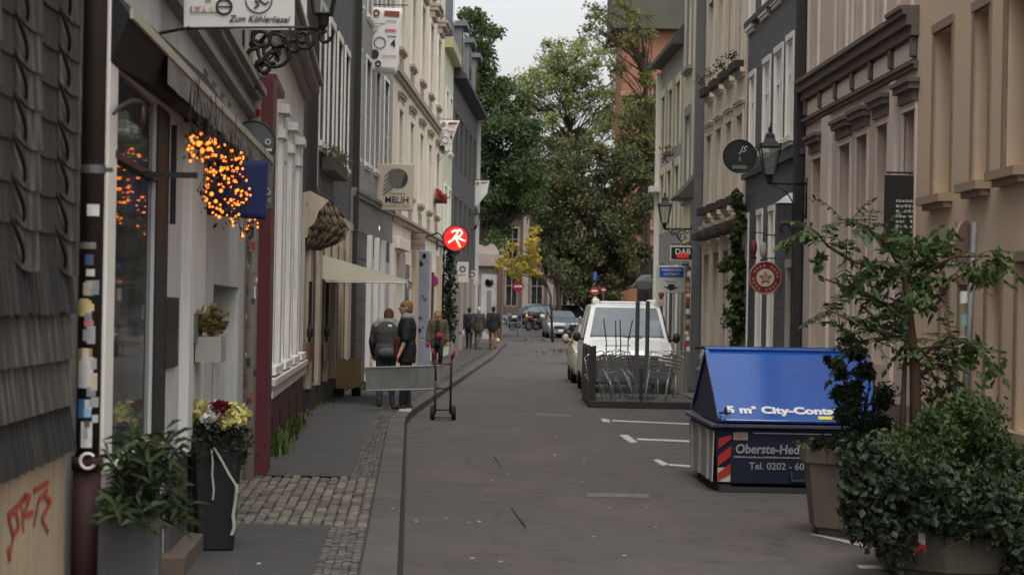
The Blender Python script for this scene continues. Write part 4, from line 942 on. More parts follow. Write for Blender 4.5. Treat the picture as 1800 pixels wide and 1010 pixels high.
mb = MB(); mb.cyl(cc+V((0,-.032,0)), cc+V((0,-.026,0)), .145, n=36); mb.build('white_ring', M((190,180,166),.6,.08), t)
mb = MB(); pts = [cc+V(((.115 if i % 2 == 0 else .05)*math.sin(i*math.pi/5), -.036, (.115 if i % 2 == 0 else .05)*math.cos(i*math.pi/5))) for i in range(10)]
mb.prism(pts, (0,-.006,0)); mb.build('star', M((112,28,30),.5,.1), t); pts = [cc+V(((.085 if i % 2 == 0 else .037)*math.sin(i*math.pi/5), -.0425, (.085 if i % 2 == 0 else .037)*math.cos(i*math.pi/5))) for i in range(10)]
mb = MB(); mb.prism(pts, (0,-.004,0)); mb.build('star_centre', M((170,140,100),.5,.1), t)
for i in range(20):
    a = R(18*i+6); mb = MB()
    if i % 10 not in (4, 9): mb.box(cc+V((-.2*math.sin(a),-.027,.2*math.cos(a))), (.03,.004,.045), ry=-a); mb.build('lettering', M((170,110,104),.6), t)
mb = MB(); mb.tube([cc+V((.25,0,.0)), V((wr(Y),Y,cc.z))], .014, 6); mb.tube([cc+V((0,0,.26)), cc+V((0,0,.32)), V((wr(Y),Y,cc.z+.32))], .012, 6); mb.build('bracket', IRON, t)
for k, (x, y, c_) in enumerate(((1325,435,(110,44,42)), (1342,440,(150,146,144)))):
    Y = 35.4-k*1.2; cc = P(x,y,Y); t = thing('wall_lantern_globe', ['small red hanging lamp by the slate house door', 'small white and dark hanging lamp by the slate house door'][k], 'lamp', cc)
    mb = MB(); mb.ell(cc, (.06,.06,.14), 12, 8); mb.build('shade', M(c_,.6), t, True); mb = MB(); mb.tube([cc+V((0,0,.16)), cc+V((0,0,.26)), V((wr(Y),Y,cc.z+.26))], .01, 5); mb.cyl(cc+V((0,0,-.2)), cc+V((0,0,-.15)), .05); mb.build('bracket', BLACK, t)
lantern('farther street lantern with scrolled bracket on the white corner pillar', (wr(44.9)-.14, 44.9, P(1180,402,44.9).z), wr(44.9)-.14-P(1168,402,44.9).x, 0, -1, h=.78, scroll=.85)
Y = 44.6; cc = P(1200,445,Y); t = wall_sign('led_sign', 'black sign with white letters and red band under the far lantern', cc, (.56,.33), M((196,188,176),.6), wr(Y)-.14)
mb = MB(); mb.box(cc+V((0,-.033,0)), (.50,.006,.26)); mb.build('face', M((30,24,24),.5), t); mb = MB(); mb.box(cc+V((0,-.038,-.05)), (.26,.006,.10)); mb.build('red_band', emit((190,30,30),.35), t); text(t, 'DAB', cc+V((0,-.039,.03)), .17, M((210,210,206),.6), bold=.02)
Y = 46.0; cc = P(1180,491,Y); t = thing('parking_sign', 'white and blue parking ticket sign with a black down arrow on its pole', 'sign', V((cc.x,Y,.0)))
mb = MB(); mb.box(cc, (.66,.05,.62)); b_ = mb.build('board', M((186,186,178),.5,.06), t, bevel=.03); mb = MB(); mb.box(cc+V((0,-.028,.16)), (.54,.006,.22)); mb.build('blue_field', M((36,78,158),.5,.06), t)
text(t, 'PARKSCHEIN', cc+V((0,-.033,.21)), .075, M((215,218,222),.6), bold=.01); text(t, 'AUTOMAT', cc+V((0,-.033,.115)), .075, M((215,218,222),.6), bold=.01)
text(t, 'Parkschein', cc+V((0,-.027,-.05)), .055, INK); mb = MB(); mb.prism([cc+V((x*.18,-.027,-.18+z*.075)) for x, z in ((-1,.25),(-.4,.25),(-.4,1),(.4,1),(.4,.25),(1,.25),(0,-1))], (0,-.004,0)); mb.build('arrow', BLACK, t)
mb = MB(); mb.cyl((cc.x,Y+.06,0), (cc.x,Y+.06,cc.z+.3), .035); mb.build('pole', STEEL, t)
Y = 47.2; cc = P(1163,500,Y); t = thing('lean_sign', 'slim pole with blue white and red plates left of the parking sign', 'sign', V((cc.x,Y,0)))
mb = MB(); mb.cyl((cc.x,Y,0), (cc.x,Y,cc.z+.5), .03); mb.build('pole', STEEL, t)
for i, (c_, dz) in enumerate((((40,80,160),.40),((196,196,196),.22),((40,80,160),.06),((150,40,44),-.2),((190,170,150),-.42))): mb = MB(); mb.box(cc+V((0,-.05,dz)), (.12,.03,.15)); mb.build('plate', M(c_,.6), t, bevel=.01)
# slim sticker post by the white pillar
Y = 44.0; q = P(1209,520,Y); t = thing('sticker_post', 'slim post plastered with red and white stickers next to the white pillar', 'post', V((q.x,Y,0)))
mb = MB(); mb.cyl((q.x,Y,0), (q.x,Y,P(0,468,Y).z), .05); mb.build('post', M((110,100,90),.7), t); rg = random.Random(2)
for i in range(16): mb = MB(); mb.box((q.x+rg.uniform(-.03,.03),Y-.05,1.0+i*.115), (.08,.012,rg.uniform(.06,.11))); mb.build('sticker', M(rg.choice([(190,186,180),(150,44,40),(200,196,190),(60,60,60),(176,120,70)]),.7), t)
# ================================================================ left signs
def banner(label, Y, corners, seed, group, cat='banner', tail=None, logos=True):
    tl, tr, br, bl = [P(x,y,Y) for x, y in corners]; WBN = M((212,208,202),.7,.05,1,.02,grain=0)
    o = cloth('street_banner', label, cat, [tl,tr,br,bl], WBN, group, .006, 8, 10)
    f = lambda u, v: tl.lerp(tr,u).lerp(bl.lerp(br,u),v) + V((0,-.022,0)); w = (tr-tl).length; h = (tl-bl).length
    LG = M((120,112,108),.7,.05,5,0,grain=0); RD = M((190,62,48),.7,.05,5,0,grain=0); DK = M((44,42,42),.7,.05,5,0,grain=0); BR = M((132,66,52),.7,.05,5,0,grain=0)
    mb = MB(); mb.torus(f(.25,.09), (0,1,0), w*.08, w*.022, 18, 6); mb.build('emblem', BR, o); mb = MB(); mb.quad(f(.48,.05),f(.92,.05),f(.92,.125),f(.48,.125)); mb.build('title_block', BR, o, fix=False)
    if logos:
        marks(o, f(.70,.20), w*.3, h*.03, 1, LG, 3); marks(o, f(.32,.25), w*.4, h*.03, 1, LG, 4); text(o, 'swan', f(.70,.335), w*.16, RD, bold=.02); mb = MB(); mb.quad(f(.6,.425),f(.88,.425),f(.88,.44),f(.6,.44)); mb.build('line', DK, o, fix=False)
        text(o, '4', f(.80,.54), w*.28, DK, bold=.03); mb = MB(); mb.torus(f(.40,.54), (0,1,0), w*.16, w*.012, 24, 5); mb.cyl(f(.25,.72)+V((0,.004,0)), f(.25,.72)-V((0,.004,0)), w*.13, n=24); mb.torus(f(.38,.86), (0,1,0), w*.07, w*.022, 16, 5); mb.build('emblem', DK, o)
        marks(o, f(.72,.73), w*.42, h*.03, 1, LG, 6); marks(o, f(.6,.92), w*.6, h*.05, 2, LG, 7)
        mb = MB(); mb.tube([f(.12,.36), f(.2,.31), f(.33,.30)], w*.012, 4); mb.tube([f(.15,.45), f(.22,.38), f(.3,.35)], w*.012, 4); mb.build('drawing', LG, o)
    mb = MB(); wx = wl(Y); mb.tube([V((wx-.05,Y,tl.z+.05)), V((tr.x+.12,Y,tl.z+.05))], .014, 6)
    for q in (tl, tr): mb.tube([q, V((q.x,Y,tl.z+.05))], .006, 4)
    mb.build('banner_rod', BLACK, o)
    return o
GRP = 'white street banners along the left row'
banner('white street banner with a red block and a big 4, nearest of the three', 46.8, [(647,12),(708,15),(698,132),(643,126)], 1, GRP)
banner('white street banner flapped to a slant in front of the dark slate house', 69, [(771,212),(808,212),(790,262),(772,284)], 2, GRP)
banner('farthest white street banner curled against the dark trees', 94, [(833,318),(860,318),(856,340),(834,368)], 3, GRP, logos=False)
Y = 48.6; cc = P(694,329,Y); t = thing('salon_sign', 'square beige sign with striped ball and dark MELIH lettering', 'sign', cc-V((0,0,.55))); tw = P(727,370,Y).x-P(661,370,Y).x; thh = P(0,288,Y).z-P(0,370,Y).z
mb = MB(); mb.box(cc, (tw,.14,thh)); mb.build('board', M((178,168,152),.6,.05,1,.02,grain=0), t, bevel=.02)
GB = M((92,88,84),.6,.05); f = Y-.076
bc = P(700,314,Y); bc.y = f; rr = .235
mb = MB(); n = 26; pts = [bc+V((rr*math.cos(2*math.pi*i/n),0,rr*math.sin(2*math.pi*i/n))) for i in range(n)]; mb.prism(pts, (0,-.004,0)); mb.build('ball', GB, t)
mb = MB(); pts = [bc+V((rr*math.cos(a),-.005,rr*math.sin(a))) for a in [R(-75+ i*12) for i in range(11)]]; mb.prism(pts, (0,-.003,0)); mb.build('ball_shade', M((52,48,46),.6), t)
mb = MB()
for i, (x, y, x2, y2) in enumerate(((676,310,690,296),(675,319,692,302),(674,327,696,306),(673,335,699,311),(673,342,704,314))):
    a, b_ = P(x,y,Y), P(x2,y2,Y); a.y = b_.y = f-.01; mb.prism([a, b_, b_+V((.03,0,-.04)), a+V((.018,0,-.025))], (0,-.003,0))
mb.build('stripe', M((110,104,98),.6), t)
text(t, 'MELIH', P(698,352,Y)+V((0,-.08,0)), .21, M((46,42,40),.6,.05), bold=.02); text(t, 'friseursalon', P(699,340,Y)+V((0,-.08,0)), .085, M((150,110,90),.6)); text(t, 'HAARSTUDIO', P(697,362,Y)+V((0,-.08,0)), .085, M((160,130,110),.6), sx=1.25)
mb = MB(); mb.tube([V((wl(Y)-.3,Y,P(0,325,Y).z)), V((cc.x-tw/2,Y,P(0,325,Y).z))], .02, 6); mb.build('bracket', WHITE, t)
Y = 60.0; cc = P(801,419,Y); t = thing('neon_sign', 'glowing round red neon sign with a big R', 'sign', cc-V((0,0,.4)))
disc_sign(t, cc, .37, .14, DKM, IRON); mb = MB(); mb.cyl(cc+V((0,-.08,0)), cc+V((0,-.071,0)), .345, n=40); mb.build('red_face', emit((236,30,26), 1.0), t)
mb = MB(); K = lambda x, y: cc + V((x*.345, -.095, y*.345))
mb.tube([K(-.62,-.38), K(-.22,-.1), K(.05,.28), K(.22,.62), K(-.1,.68), K(-.35,.5)], .028, 8); mb.tube([K(-.05,.62), K(.38,.72), K(.55,.48), K(.38,.2), K(-.02,.08), K(.18,-.3), K(.42,-.75)], .028, 8); mb.tube([K(-.02,.08), K(.4,-.05), K(.82,-.22)], .024, 8)
mb.build('neon_letter', emit((255,180,150), 2.6), t, True)
mb = MB(); mb.tube([V((wl(Y),Y,P(0,410,Y).z)), P(770,409,Y), cc+V((-.36,0,0))], .03, 6); mb.tube([V((P(768,430,Y).x,Y,P(0,408,Y).z)), P(768,440,Y)], .03, 6); mb.tube([P(768,432,Y), cc+V((-.2,.0,-.28))], .03, 6); mb.build('bracket', DKM, t)
Y = 58.6; cc = P(734,425,Y); t = wall_sign('name_sign', 'small grey brown sign with red lettering hanging under the neon bracket', cc, (.44,.46), M((128,118,108),.7), wl(Y)); text(t, 'BIER', cc+V((-.04,-.033,.08)), .12, M((140,60,48),.6)); text(t, 'KÖNIG', cc+V((0,-.033,-.09)), .10, M((140,60,48),.6))
Y = 68; cc = P(761,494,Y); t = thing('traffic_sign', 'small round red and blue no stopping sign on a thin pole', 'sign', V((cc.x,Y,.08)))
mb = MB(); mb.cyl((cc.x,Y+.05,.08), (cc.x,Y+.05,cc.z+.3), .03); mb.build('pole', STEEL, t); disc_sign(t, cc, .19, .02, M((176,40,60),.5), None); mb = MB(); mb.cyl(cc+V((0,-.014,0)), cc+V((0,-.011,0)), .135, n=24); mb.build('blue_field', M((120,60,140),.5), t); mb = MB(); mb.box(cc+V((0,-.017,0)), (.28,.004,.05), ry=R(45)); mb.build('red_bar', M((176,40,60),.5), t)
for k, (x, y, w, h, Y) in enumerate(((812,478,.52,.82,82),(829,487,.5,.6,92))):
    cc = P(x,y,Y); t = wall_sign('shop_sign', ['pale square shop sign with grey logo, larger of two below the neon R', 'smaller pale shop sign with round grey logo beside the corner pavilion'][k], cc, (w,h), M((196,190,178),.7), wl(Y)); mb = MB(); mb.torus(cc+V((.03,-.034,.12)), (0,1,0), .1, .03, 16, 5); mb.build('emblem', M((90,88,84),.6), t); mb = MB(); mb.box(cc+V((0,-.034,-.12)), (.3,.006,.04)); mb.build('line', M((120,116,110),.6), t)
Y = 76; q = P(800,620,Y); t = thing('street_pole', 'plain pale grey pole standing on the pavement edge', 'pole', V((q.x,Y,.08))); mb = MB(); mb.cyl((q.x,Y,.08), (q.x,Y,P(0,496,Y).z), .05); mb.cyl((q.x,Y,.08), (q.x,Y,.3), .09); mb.build('pole', M((120,116,108),.6), t)
lantern('small grey lantern on the pale pipe at the end of the left row', (wl(90), 90, P(826,402,90).z), .3, 0, 1, h=1.0, scroll=.5)
t = thing('flower_basket', 'bright red geraniums hanging on the cream house', 'flowers', P(776,350,68)); rg = random.Random(6)
leaves([(P(772,340,68),(.16,.3,.15),120),(P(778,348,67.5),(.2,.25,.14),140)], .10, 5).build('flowers', leafm('geranium', (190,44,44), (170,60,56), (120,40,40), .2), t, fix=False); mb = MB(); mb.box(P(775,353,68), (.4,.6,.15)); mb.build('basket', DKM, t)
t = thing('ivy', 'dark climbing plant covering the pillar below the neon R', 'plant', V((wl(74)+.1,74,.08)))
leaves([(P(790,y,72),(.28,.6,.5),110) for y in range(430,600,22)], .17, 15, .6, .6).build('foliage', leafm('dark_ivy', (34,44,28), (46,56,34), (26,32,24), .2), t, fix=False)
mb = MB(); mb.tube([V((wl(73)+.05,73,.08)), V((wl(73)+.05,73,4))], .03, 5); mb.build('stem', BARK, t)
Y = 62; q = P(711,530,Y); t = thing('red_post_box', 'small red and white box on the cream wall above the men', 'box', q-V((0,0,.25))); mb = MB(); mb.box(q, (.14,.25,.44)); mb.build('box_body', M((168,66,44),.6), t, bevel=.02); mb = MB(); mb.prism([q+V((x,-.12,z)) for x, z in ((-.07,.222),(.07,.222),(0,.38))], (0,.24,0)); mb.build('cap', WHITE, t)
# ivy on the cream / slate joint
t = thing('climbing_plant', 'green climbing plant growing up between the cream and slate houses', 'plant', V((wr(37.7)-.1,37.7,.07)))
cl = [(P(1298+6*math.sin(y*.07),y,37.6),(.10,.35,.20),90) for y in range(350,620,17)] + [(P(1286,462,37.4),(.20,.3,.14),130),(P(1272,470,37.4),(.14,.2,.10),60),(P(1294,510,37.4),(.2,.3,.25),150),(P(1290,560,37.4),(.22,.3,.3),180)]
leaves(cl, .12, 16, .6, .6).build('foliage', leafm('vine_leaf', (62,80,40), (84,96,50), (46,58,34), .25), t, fix=False)
mb = MB(); mb.tube([V((wr(37.7)-.06,37.7,.07)), P(1300,480,37.68), P(1300,350,37.68)], .025, 5); mb.build('stem', BARK, t)
# ================================================================ planters and plants at the left
Yp_ = 13.76; pc = V((P(376,985,Yp_).x, Yp_, .085)); t = thing('flower_pot', 'tall black tapered pot with white, yellow and dark red flowers and a white ribbon', 'flower pot', pc)
def sq(z, w, ch=.03): return [pc+V((x*w, y*w, z)) for x, y in ((-1,-1+.2),(-1+.2,-1),(1-.2,-1),(1,-1+.2),(1,1-.2),(1-.2,1),(-1+.2,1),(-1,1-.2))]
rz = Matrix.Rotation(R(10),3,'Z')
mb = MB(); mb.rings([[pc + rz @ (p-pc) for p in r_] for r_ in (sq(0,.12), sq(.01,.126), sq(.72,.175), sq(.735,.18), sq(.735,.15), sq(.66,.145))]); mb.build('pot_body', M((30,29,31),.5,.12,4,.03,grain=0), t)
leaves([(pc+V((0,0,.70)),(.22,.22,.17),2600)], .05, 31, .35, .35).build('greenery', leafm('box_green', (36,46,28), (48,58,34), (26,34,24), .15, 6), t, fix=False)
rg = random.Random(9)
for (dx, dz, c_, r_, nm) in ((-.10,.93,(206,200,130),.075,'yellow'),(-.02,.90,(224,220,212),.08,'white'),(.04,.935,(104,30,36),.055,'red'),(.13,.90,(212,206,132),.085,'yellow'),(.10,.86,(214,206,140),.06,'yellow'),(-.14,.88,(200,196,120),.055,'yellow'),(.0,.94,(120,34,40),.05,'red')):
    leaves([(pc+V((dx,-.08+.04*rg.random(),dz)),(r_,r_,r_*.8),300)], .042, int(dz*1000)+int(dx*100), .8, .25).build('flower_head', leafm(nm+'_petal', c_, tuple(min(255,int(x*1.1)) for x in c_), tuple(int(x*.78) for x in c_), .3, 20), t, fix=False)
def ribbon(pts, w): 
    mb = MB(); pts = [V(p) for p in pts]
    for a, b in zip(pts, pts[1:]): mb.quad(a-V((w,0,0)), a+V((w,.004,0)), b+V((w,.004,0)), b-V((w,0,0)))
    return mb
YR_ = Yp_-.22
mb = ribbon([P(x,y,YR_) for x, y in ((372,790),(374,810),(373,835),(376,860),(374,878))], .006); m2 = ribbon([P(x,y,YR_) for x, y in ((376,786),(385,800),(395,818),(404,835),(414,850),(418,865))], .008); mb.add(m2.v, m2.f); m2 = ribbon([P(x,y,YR_+.04) for x, y in ((417,850),(414,880),(410,905),(412,925),(407,940))], .011); mb.add(m2.v, m2.f)
mb.build('ribbon', M((160,158,140),.7,.08), t, fix=False)
# trough with oleander
q0 = L1.hit(168,900,.02)[0]; q1 = L1.hit(283,900,.30)[0]
t = thing('plant_trough', 'grey rectangular plant trough under the shop window', 'planter', L1.p((q0+q1)/2,.085,.16))
zt_ = L1.hit(280,884,.3)[1]
mb = MB(); L1.b(mb, q0, q1, .085, zt_, .03, .31); mb.build('trough_body', M((84,86,86),.7,.15,3,.1), t, bevel=.01); L1.part('rim', M((96,98,98),.6), [(q0-.02,q1+.02,zt_+.002,zt_+.03,.02,.33)], t)
t = thing('oleander', 'leafy oleander bush growing out of the grey trough', 'plant', L1.p((q0+q1)/2,zt_,.16)); rg = random.Random(12)
mb = MB(); lvv = MB(); tips = []
for i in range(38):
    a = L1.p(rg.uniform(q0+.05,q1-.08), zt_-.03, rg.uniform(.1,.24)); b_ = a + V((rg.uniform(-.10,.24), rg.uniform(-.4,.3), rg.uniform(-.10,.36))); mb.tube([a, a.lerp(b_,.5)+V((0,0,.05)), b_], [.008,.006,.004], 5)
    for k in range(26):
        u = rg.uniform(.25,1.05); p = a.lerp(b_,u)+V((0,0,.05*math.sin(3.1*u))); d = V((rg.gauss(0,1),rg.gauss(0,1),rg.gauss(.5,.6))).normalized(); L_ = rg.uniform(.08,.15); w = d.cross(V((rg.gauss(0,1),rg.gauss(0,1),rg.gauss(0,1)))).normalized()*.012; m_ = p+d*L_*.5+V((0,0,.006)); e = p+d*L_-V((0,0,.02))
        lvv.add([p, m_+w, e, m_-w], [(0,1,2,3)])
mb.build('stems', BARK, t); lvv.build('foliage', leafm('oleander_leaf', (50,66,38), (72,88,48), (38,48,30), .2, 3), t, fix=False)
t = thing('window_flowers', 'small potted dry plant on the pale wall by the doorway', 'plant', L1.p(hx(L1,360),1.5,.1)); a = L1.hit(362,570,.12)
leaves([(L1.p(a[0],a[1]+.02,.16),(.1,.26,.11),260)], .06, 77).build('foliage', leafm('dry_plant_leaf', (110,92,50), (128,110,64), (76,74,40), .2, 4), t, fix=False); mb = MB(); L1.b(mb, a[0]-.2, a[0]+.2, a[1]-.25, a[1]-.08, .07, .24); mb.build('planter_box', M((150,146,138),.7), t)
# ================================================================ skip
SB = M((20,74,152),.22,.12,1.5,.03,coat=1,grain=0,streak=.12); SBD = M((15,22,46),.7,.15,2,.05); SGR = M((156,154,150),.7,.25,2.5,.15); SLET = M((206,206,202),.6,.05,5,0,grain=0); SLG = M((132,134,140),.6,.15,5,0,grain=0)
k0 = G(1255,864); SX, SY = k0.x, k0.y; W_, D_ = 1.62, 2.35; ra = R(.8)
sx_, sy_ = V((math.cos(ra), math.sin(ra), 0)), V((-math.sin(ra), math.cos(ra), 0))
def K(x, y, z): return V((SX,SY,0)) + sx_*x + sy_*y + V((0,0,z))
t = thing('waste_skip', 'blue city skip with closed sloping lid and white lettering parked at the roadside', 'skip', K(W_/2,D_/2,0))
zb, zl, zt = .08, .63, 1.35
mb = MB(); mb.rings([[K(.03,.04,zb),K(W_-.03,.04,zb),K(W_-.03,D_-.3,zb),K(.03,D_-.3,zb)], [K(0,0,zl),K(W_,0,zl),K(W_,D_,zl),K(0,D_,zl)]]); mb.build('container_body', SBD, t, bevel=.012)
mb = MB(); mb.prism([K(-.012,.02,zb+.02),K(-.012,D_-.28,zb+.02),K(-.004,D_-.02,zl-.04),K(-.004,.0,zl-.04)], sx_*-.012); sp_ = mb.build('side_panel', SGR, t)
for i in range(3): mb = MB(); mb.obox(K(-.05,.25+i*.75,zb+.03), sx_*.036, sy_*.07, V((0,0,zl-zb-.08))); mb.build('rib', SGR, sp_)
mb = MB(); mb.obox(K(-.055,-.05,zl), sx_*.075, sy_*(D_+.1), V((0,0,.035))); mb.obox(K(.021,-.06,zl), sx_*(W_+.06), sy_*.07, V((0,0,.035))); mb.obox(K(W_,.011,zl), sx_*.09, sy_*(D_+.05), V((0,0,.035))); mb.build('rim', M((60,66,80),.5,.2), t, bevel=.006)
mb = MB()
for x in (.05, W_-.2): mb.obox(K(x,.05,.0), sx_*.12, sy_*(D_-.4), V((0,0,zb-.002)))
mb.obox(K(.06,-.03,.005), sx_*(W_-.1), sy_*.04, V((0,0,.05))); mb.build('skid', M((46,44,44),.7,.2), t)
ry = D_*.46; ex0 = .0
mb = MB(); mb.prism([K(.03,-.02,zl+.04),K(.03,ry,zt-.03),K(.03,D_+.02,zl+.04)], sx_*(W_-.06)); mb.build('lid_gable', M((20,34,74),.5,.15), t)
mb = MB(); nv = (V((0,0,1))*ry - sy_*-(0)).normalized()
ll = [K(.02,-.06,zl+.05), K(W_-.02,-.06,zl+.05), K(W_-.02+.05,ry,zt), K(ex0+.0,ry,zt)]
off = (ll[1]-ll[0]).cross(ll[3]-ll[0]).normalized()
mb.prism(ll, off*.03); lid = mb.build('front_lid', SB, t, bevel=.008)
mb = MB(); mb.prism([K(-.0,D_+.05,zl+.05),K(W_,D_+.05,zl+.05),K(W_+.02,ry+.02,zt),K(ex0,ry+.02,zt)], V((0,0,.03))); mb.build('rear_lid', SB, t, bevel=.008)
mb = MB(); e = (ll[3]-ll[0]); 
mb.obox(ll[0]+off*.031, e, sx_*.035, off*.02); mb.obox(ll[1]-sx_*.04+off*.031, ll[2]-ll[1], sx_*.035, off*.02); mb.obox(ll[3]-V((0,0,.0))+off*.031-e.normalized()*.05, ll[2]-ll[3], e.normalized()*.045, off*.025); mb.build('lid_frame', SB, lid)
mb = MB(); mb.tube([K(-.10,ry,zt+.035),K(W_+.06,ry,zt+.035)], .018, 8); mb.build('hinge_rod', SBD, t)
for x in (.09,1.5):
    mb = MB(); p = K(x,-.02,zl+.10)+off*.05; mb.tube([p-sx_*.06, p+sx_*.06], .012, 6); mb.tube([p, p+off*.05, p+off*.05-e.normalized()*.1], .014, 6); mb.build('lid_latch', SBD, lid)
eu = e.normalized(); lex = sx_
tb = ll[0].lerp(ll[3],.13) + off*.034
text(lid, '5 m³ City-Container', tb + sx_*.10, .165, SLET, ex=sx_, ey=eu, align='LEFT', bold=.045, sx=.95)
lb = MB(); p = ll[0]+sx_*.98+eu*.03+off*.032; lb.obox(p, sx_*.17, eu*.055, off*.003); lb.build('yellow_label', M((206,196,80),.6), lid)
ft = K(0,-.004,0)
fy = -sy_
def fp(x, z): return K(x, .04*(zl-z)/(zl-zb)-.006, z)
text(t, 'Oberste-Hedtfelder', fp(.20,zl-.21), .125, SLG, ex=sx_, align='LEFT', bold=.024, shear=.1, sx=.92)
marks(t, fp(.62,zl-.285), .86, .03, 1, SLG, 5, ex=sx_)
text(t, 'Tel. 0202 - 60 24 24', fp(.34,zl-.375), .095, SLG, ex=sx_, align='LEFT', bold=.012)
mb = MB(); mb.obox(fp(.18,zl-.12), sx_*.14, fy*.004, V((0,0,.075))); pp = mb.build('small_plate', M((150,140,136),.6), t); text(pp, '1621', fp(.25,zl-.085)+fy*.006, .06, M((150,60,52),.6), ex=sx_)
marks(t, fp(.85,zl-.05), .95, .02, 1, M((190,190,192),.6), 8, ex=sx_)
mb = MB(); mb.obox(fp(.035,zl-.53), sx_*.125, fy*.004, V((0,0,.46))); st = mb.build('warning_stripes', M((176,170,156),.6), t)
mb = MB()
for i in range(3):
    z0 = zl-.53+i*.17-.02; a = [fp(.036,max(zl-.529,z0)), fp(.159,z0+.10), fp(.159,min(z0+.20,zl-.072)), fp(.036,min(z0+.10,zl-.072))]; mb.prism([q+fy*.0045 for q in a], fy*.003)
mb.build('red_stripe', M((164,44,38),.6), st)
mb = MB(); mb.tube([fp(.75,.2)+fy*.02, fp(.75,.12)+fy*.06, fp(1.15,.12)+fy*.06, fp(1.15,.2)+fy*.02], .02, 6); mb.build('lifting_bar', SBD, t)
# ================================================================ vehicles
def car(name, label, pos, yaw, body, prof, glassf, wid=.88, length=4.2, wr_=.31, col2=None, cat='car', group=None, lights=(226,224,214), roofc=None, front_y=0):
    """local frame: y from front bumper (0) to tail (length), x across; prof: list of (y, top z, halfwidth, half roof width)"""
    m = Matrix.Rotation(yaw,3,'Z'); p0 = V(pos); T = lambda x, y, z: p0 + m @ V((x,y,z))
    t = thing(name, label, cat, p0, group)
    def sec(y, zt, w, wr2, zb=.24, belt=None):
        bl = min(zt-.05, belt if belt else 99); bl = min(zt-.04, .92 if belt is None else belt)
        L = [(-w*.94,zb),(-w,zb+.18),(-w,bl*.72+.1),(-w*.985,bl),(-wr2,zt-.05),(-wr2*.82,zt)]
        return [T(x,y,z) for x, z in L] + [T(-x,y,z) for x, z in reversed(L)]
    belt = prof['belt']; mb = MB(); mb.rings([sec(y,z,w,w2,zb,belt) for (y,z,w,w2,zb) in prof['st']]); mb.build('body', body, t, prof.get('smooth', False), bevel=.02)
    for nm, q in prof['glass']:
        mb = MB(); mb.prism([T(*v) for v in q], m @ V(prof.get('gv',{}).get(nm,(0,0,.006)))); mb.build(nm, glassf, t)
    for sx2 in (-1,1):
        for y in prof['axles']:
            mb = MB(); c_ = (sx2*(wid-.10), y, wr_); mb.cyl(T(c_[0]-.10,y,wr_), T(c_[0]+.10,y,wr_), wr_, n=24); w = mb.build('wheel', RUBBER, t, bevel=.03); mb = MB(); mb.cyl(T(c_[0]+sx2*.101,y,wr_), T(c_[0]+sx2*.112,y,wr_), wr_*.62, n=18); mb.build('rim', STEEL, w)
        hz, hw, hh = prof['lamp']; mb = MB(); mb.box(T(sx2*(wid-.22),prof.get('lampy',.0),hz), (hw,.08,hh), rz=yaw); mb.build('headlight', M(lights,.15,.05,5,0,coat=1,grain=0), t, bevel=.03)
        my, mz = prof['mirror']; mb = MB(); mb.ell(T(sx2*(wid+.13),my,mz), (.085,.06,.11), 10, 8); mb.tube([T(sx2*(wid-.04),my,mz-.06),T(sx2*(wid+.1),my,mz-.03)], .03, 6); mb.build('side_mirror', col2 or body, t, True)
    mb = MB(); mb.box(T(0,-.012,prof['plate']), (.5,.02,.11), rz=yaw); pl = mb.build('number_plate', M((206,206,200),.5,.05), t)
    mb = MB(); gzz = prof['grille']; mb.box(T(0,.0,gzz[0]), (gzz[1],.06,gzz[2]), rz=yaw); mb.build('grille', BLACK, t, bevel=.02)
    return t, T
VANP = dict(belt=1.12, st=[(0.0,.86,.80,.78,.30),(.06,.95,.90,.84,.26),(.25,1.02,.94,.88,.26),(.78,1.17,.95,.88,.28),(1.55,1.90,.95,.76,.28),(1.95,1.955,.95,.76,.28),(4.6,1.96,.95,.76,.28),(4.85,1.82,.92,.76,.30),(4.9,1.0,.9,.85,.32)],
 glass=[('windshield',[(-.80,.84,1.235),(.80,.84,1.235),(.665,1.49,1.845),(-.665,1.49,1.845)])], gv={'windshield':(0,-.02,.02)}, axles=(.95,3.95), lamp=(.80,.26,.24), lampy=.10, mirror=(1.0,1.22), plate=.45, grille=(.76,1.25,.20))
VW = M((224,223,220),.3,.04,2,0,coat=.6,grain=0)
q = G(1106,694); VY = 43.4; van, T = car('parked_van', 'white van parked nose on behind the terrace platform', (P(1106,600,VY).x,VY,0), 0, VW, VANP, glass((112,122,126),.04,.2), wid=.95, wr_=.33, col2=BLACK, cat='van')  # windscreen reflection put partly into a lighter glass colour
mb = MB(); mb.box(T(0,-.03,.44), (1.86,.14,.36)); mb.box(T(0,-.04,.64),(1.7,.10,.03)); mb.build('bumper', M((50,50,52),.6), van, bevel=.03); mb = MB(); mb.cyl(T(0,-.035,.72),T(0,-.05,.72),.07,n=20); mb.build('emblem', CHROME, van)
mb = MB(); mb.box(T(-.64,2.2,2.0),(.16,.5,.10)); mb.box(T(.60,2.2,2.0),(.2,.5,.10)); mb.box(T(0,2.1,1.985),(1.1,.08,.04)); mb.build('roof_rack', VW, van, bevel=.03)
for s_ in (-1,1): mb = MB(); a = T(s_*.12+.2,.80,1.215); mb.tube([a, a+V((-.55,.10,.10))], .008, 5); mb.build('wiper', BLACK, van)
for s_ in (-1,1): mb = MB(); mb.prism([T(s_*.953,1.35,1.15),T(s_*.953,2.2,1.15),T(s_*.845,2.2,1.70),T(s_*.845,1.75,1.70)], (s_*.01,0,0)); mb.build('side_window', GLASSD, van)
